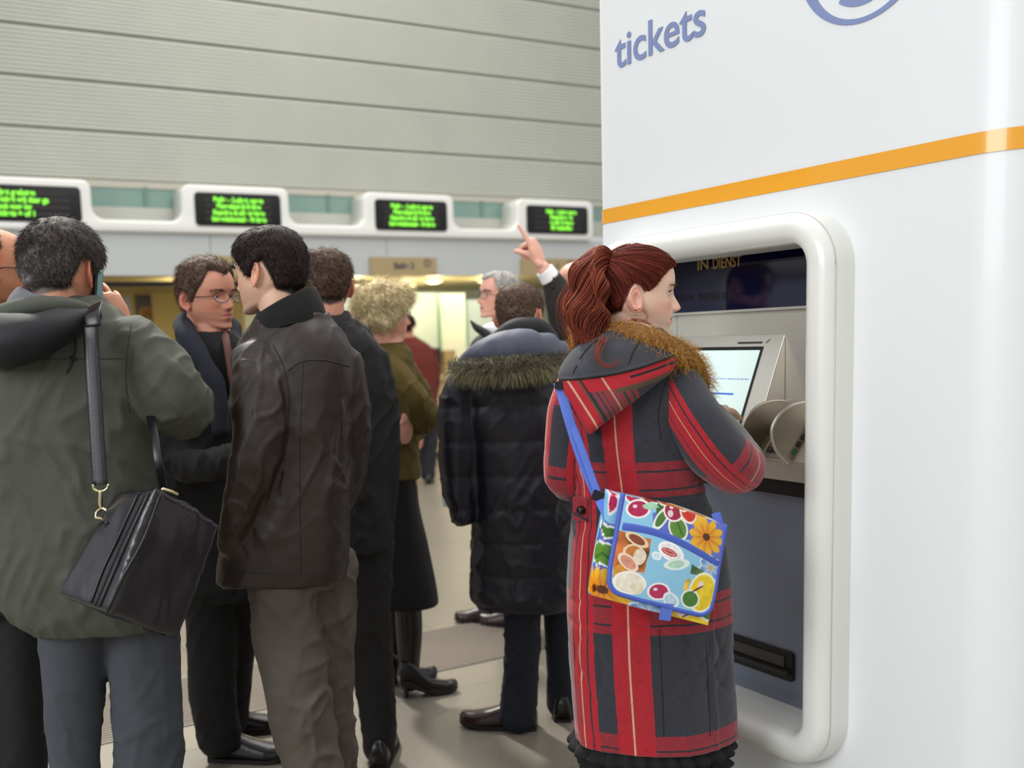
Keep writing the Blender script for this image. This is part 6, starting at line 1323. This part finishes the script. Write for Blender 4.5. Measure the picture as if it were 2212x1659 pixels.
# pouch behind the flap, a little larger to the left and below
V = []; ST = []; n1, n2 = 150, 130
def pouch(s, t_, k):
    q = flap(-.09 + 1.10 * s, .05 + 1.045 * t_); return q + np.array([.012 * (k if s > .5 else -k * .2), .010 + .075 * k, .004 * k])
for j in range(n2):
    for i in range(n1): V.append(pouch(i / (n1 - 1), j / (n2 - 1), 0)); ST.append((.1 + .8 * j / (n2 - 1), .15 + .7 * i / (n1 - 1)))
ring = [(0, j / 40) for j in range(41)] + [(i / 40, 1) for i in range(1, 41)] + [(1, 1 - j / 40) for j in range(1, 41)] + [(1 - i / 40, 0) for i in range(1, 40)]
b0 = len(V); kk = np.linspace(0, 1, 24)
for k in kk:
    for s, t_ in ring:
        bow = .010 * math.sin(math.pi * k); q = pouch(s, t_, k); c_ = pouch(.5, .5, k); q = q + (q - c_) / np.linalg.norm(q - c_) * bow; V.append(q); ST.append((.1 + .8 * t_ + (.25 * k if t_ in (0, 1) else 0), .15 + .7 * s + (.3 * k if s in (0, 1) else 0)))
nr_ = len(ring); Fc = [(j * n1 + i, j * n1 + i + 1, (j + 1) * n1 + i + 1, (j + 1) * n1 + i) for j in range(n2 - 1) for i in range(n1 - 1)] + [(b0 + k * nr_ + j, b0 + k * nr_ + (j + 1) % nr_, b0 + (k + 1) * nr_ + (j + 1) % nr_, b0 + (k + 1) * nr_ + j) for k in range(23) for j in range(nr_)] + [tuple(b0 + 23 * nr_ + j for j in range(nr_))]
ST = np.array(ST); obj('pouch', V, Fc, MAT['oilcloth'], bagm, col=print_colors(ST[:, 0], ST[:, 1]))
def edge(st, r=.0055, h=.001, n=60, fl=1.0): return tube3([[*flap(s, t_, h), r] for s, t_ in catmull(np.c_[np.array(st, float), np.zeros(len(st))], n)[:, :2]], 0, 10, flat=fl)[:2]
ed = [(.0, 0.0), (.0, .5), (.002, .82), (.02, .93), (.075, .985), (.2, 1.0), (.5, 1.0), (.8, 1.0), (.925, .985), (.98, .93), (.998, .82), (1, .5), (1, .0)]
obj('edge_binding', *edge(ed, .0062, .001, 110), MAT['binding'], bagm)
cb = [bil(*CROP(*q)) for q in ((720, 880), (800, 895), (960, 935), (1130, 1000), (1300, 1085), (1470, 1180))]
obj('cross_band', *edge(cb, .0025, .003, 50, 4.2), MAT['binding'], bagm)
vb_ = [bil(*CROP(*q)) for q in ((730, 628), (722, 720), (705, 800), (690, 900), (672, 1000), (650, 1120), (630, 1250), (655, 1340), (740, 1395))]
obj('pull_tab', *box(flap(.585, 1.055, .004), .027, .007, .040, (.98, .1, -.16), (0, 1, 0), (.16, 0, .98)), MAT['webbing'], bagm, smooth=False)
obj('strap_anchor', *box(at(*CROP(612, 860), 2.262), .036, .010, .034, (.97, .1, -.22), (0, 1, 0), (.22, 0, .97)), MAT['webbing'], bagm, smooth=False)
sk = [(1238, 812, 2.40), (1212, 822, 2.40), (1206, 832, 2.385)]
st = [(1207, 826, 2.375), (1222, 880, 2.350), (1243, 950, 2.340), (1266, 1015, 2.330), (1290, 1070, 2.318)]
sp = obj('strap', *ribbon([(u, v, d - .012) for u, v, d in st], .0125, .0016, 50), MAT['webbing'], bagm)
obj('strap', *ribbon([(1232, 905, 2.335), (1255, 965, 2.320), (1278, 1030, 2.308), (1296, 1080, 2.295)], .0085, .0014, 40), MAT['webbing'], bagm)
obj('strap', *ribbon([(1292, 1072, 2.29), (1302, 1095, 2.27), (1316, 1118, 2.255)], .0110, .0016, 20), MAT['webbing'], bagm)
obj('slide_buckle', *box(at(1293, 1072, 2.285), .030, .008, .024, (.9, .1, -.4), (0, 1, 0), (.4, 0, .9)), MAT['buckle'], bagm, smooth=False)
obj('strap_slider', *box(at(1208, 832, 2.35), .020, .010, .018), MAT['buckle'], bagm, smooth=False)
obj('strap', *ribbon([(1546, 1108, 2.315), (1554, 1135, 2.30), (1558, 1165, 2.29)], .011, .0016, 20), MAT['binding'], bagm)
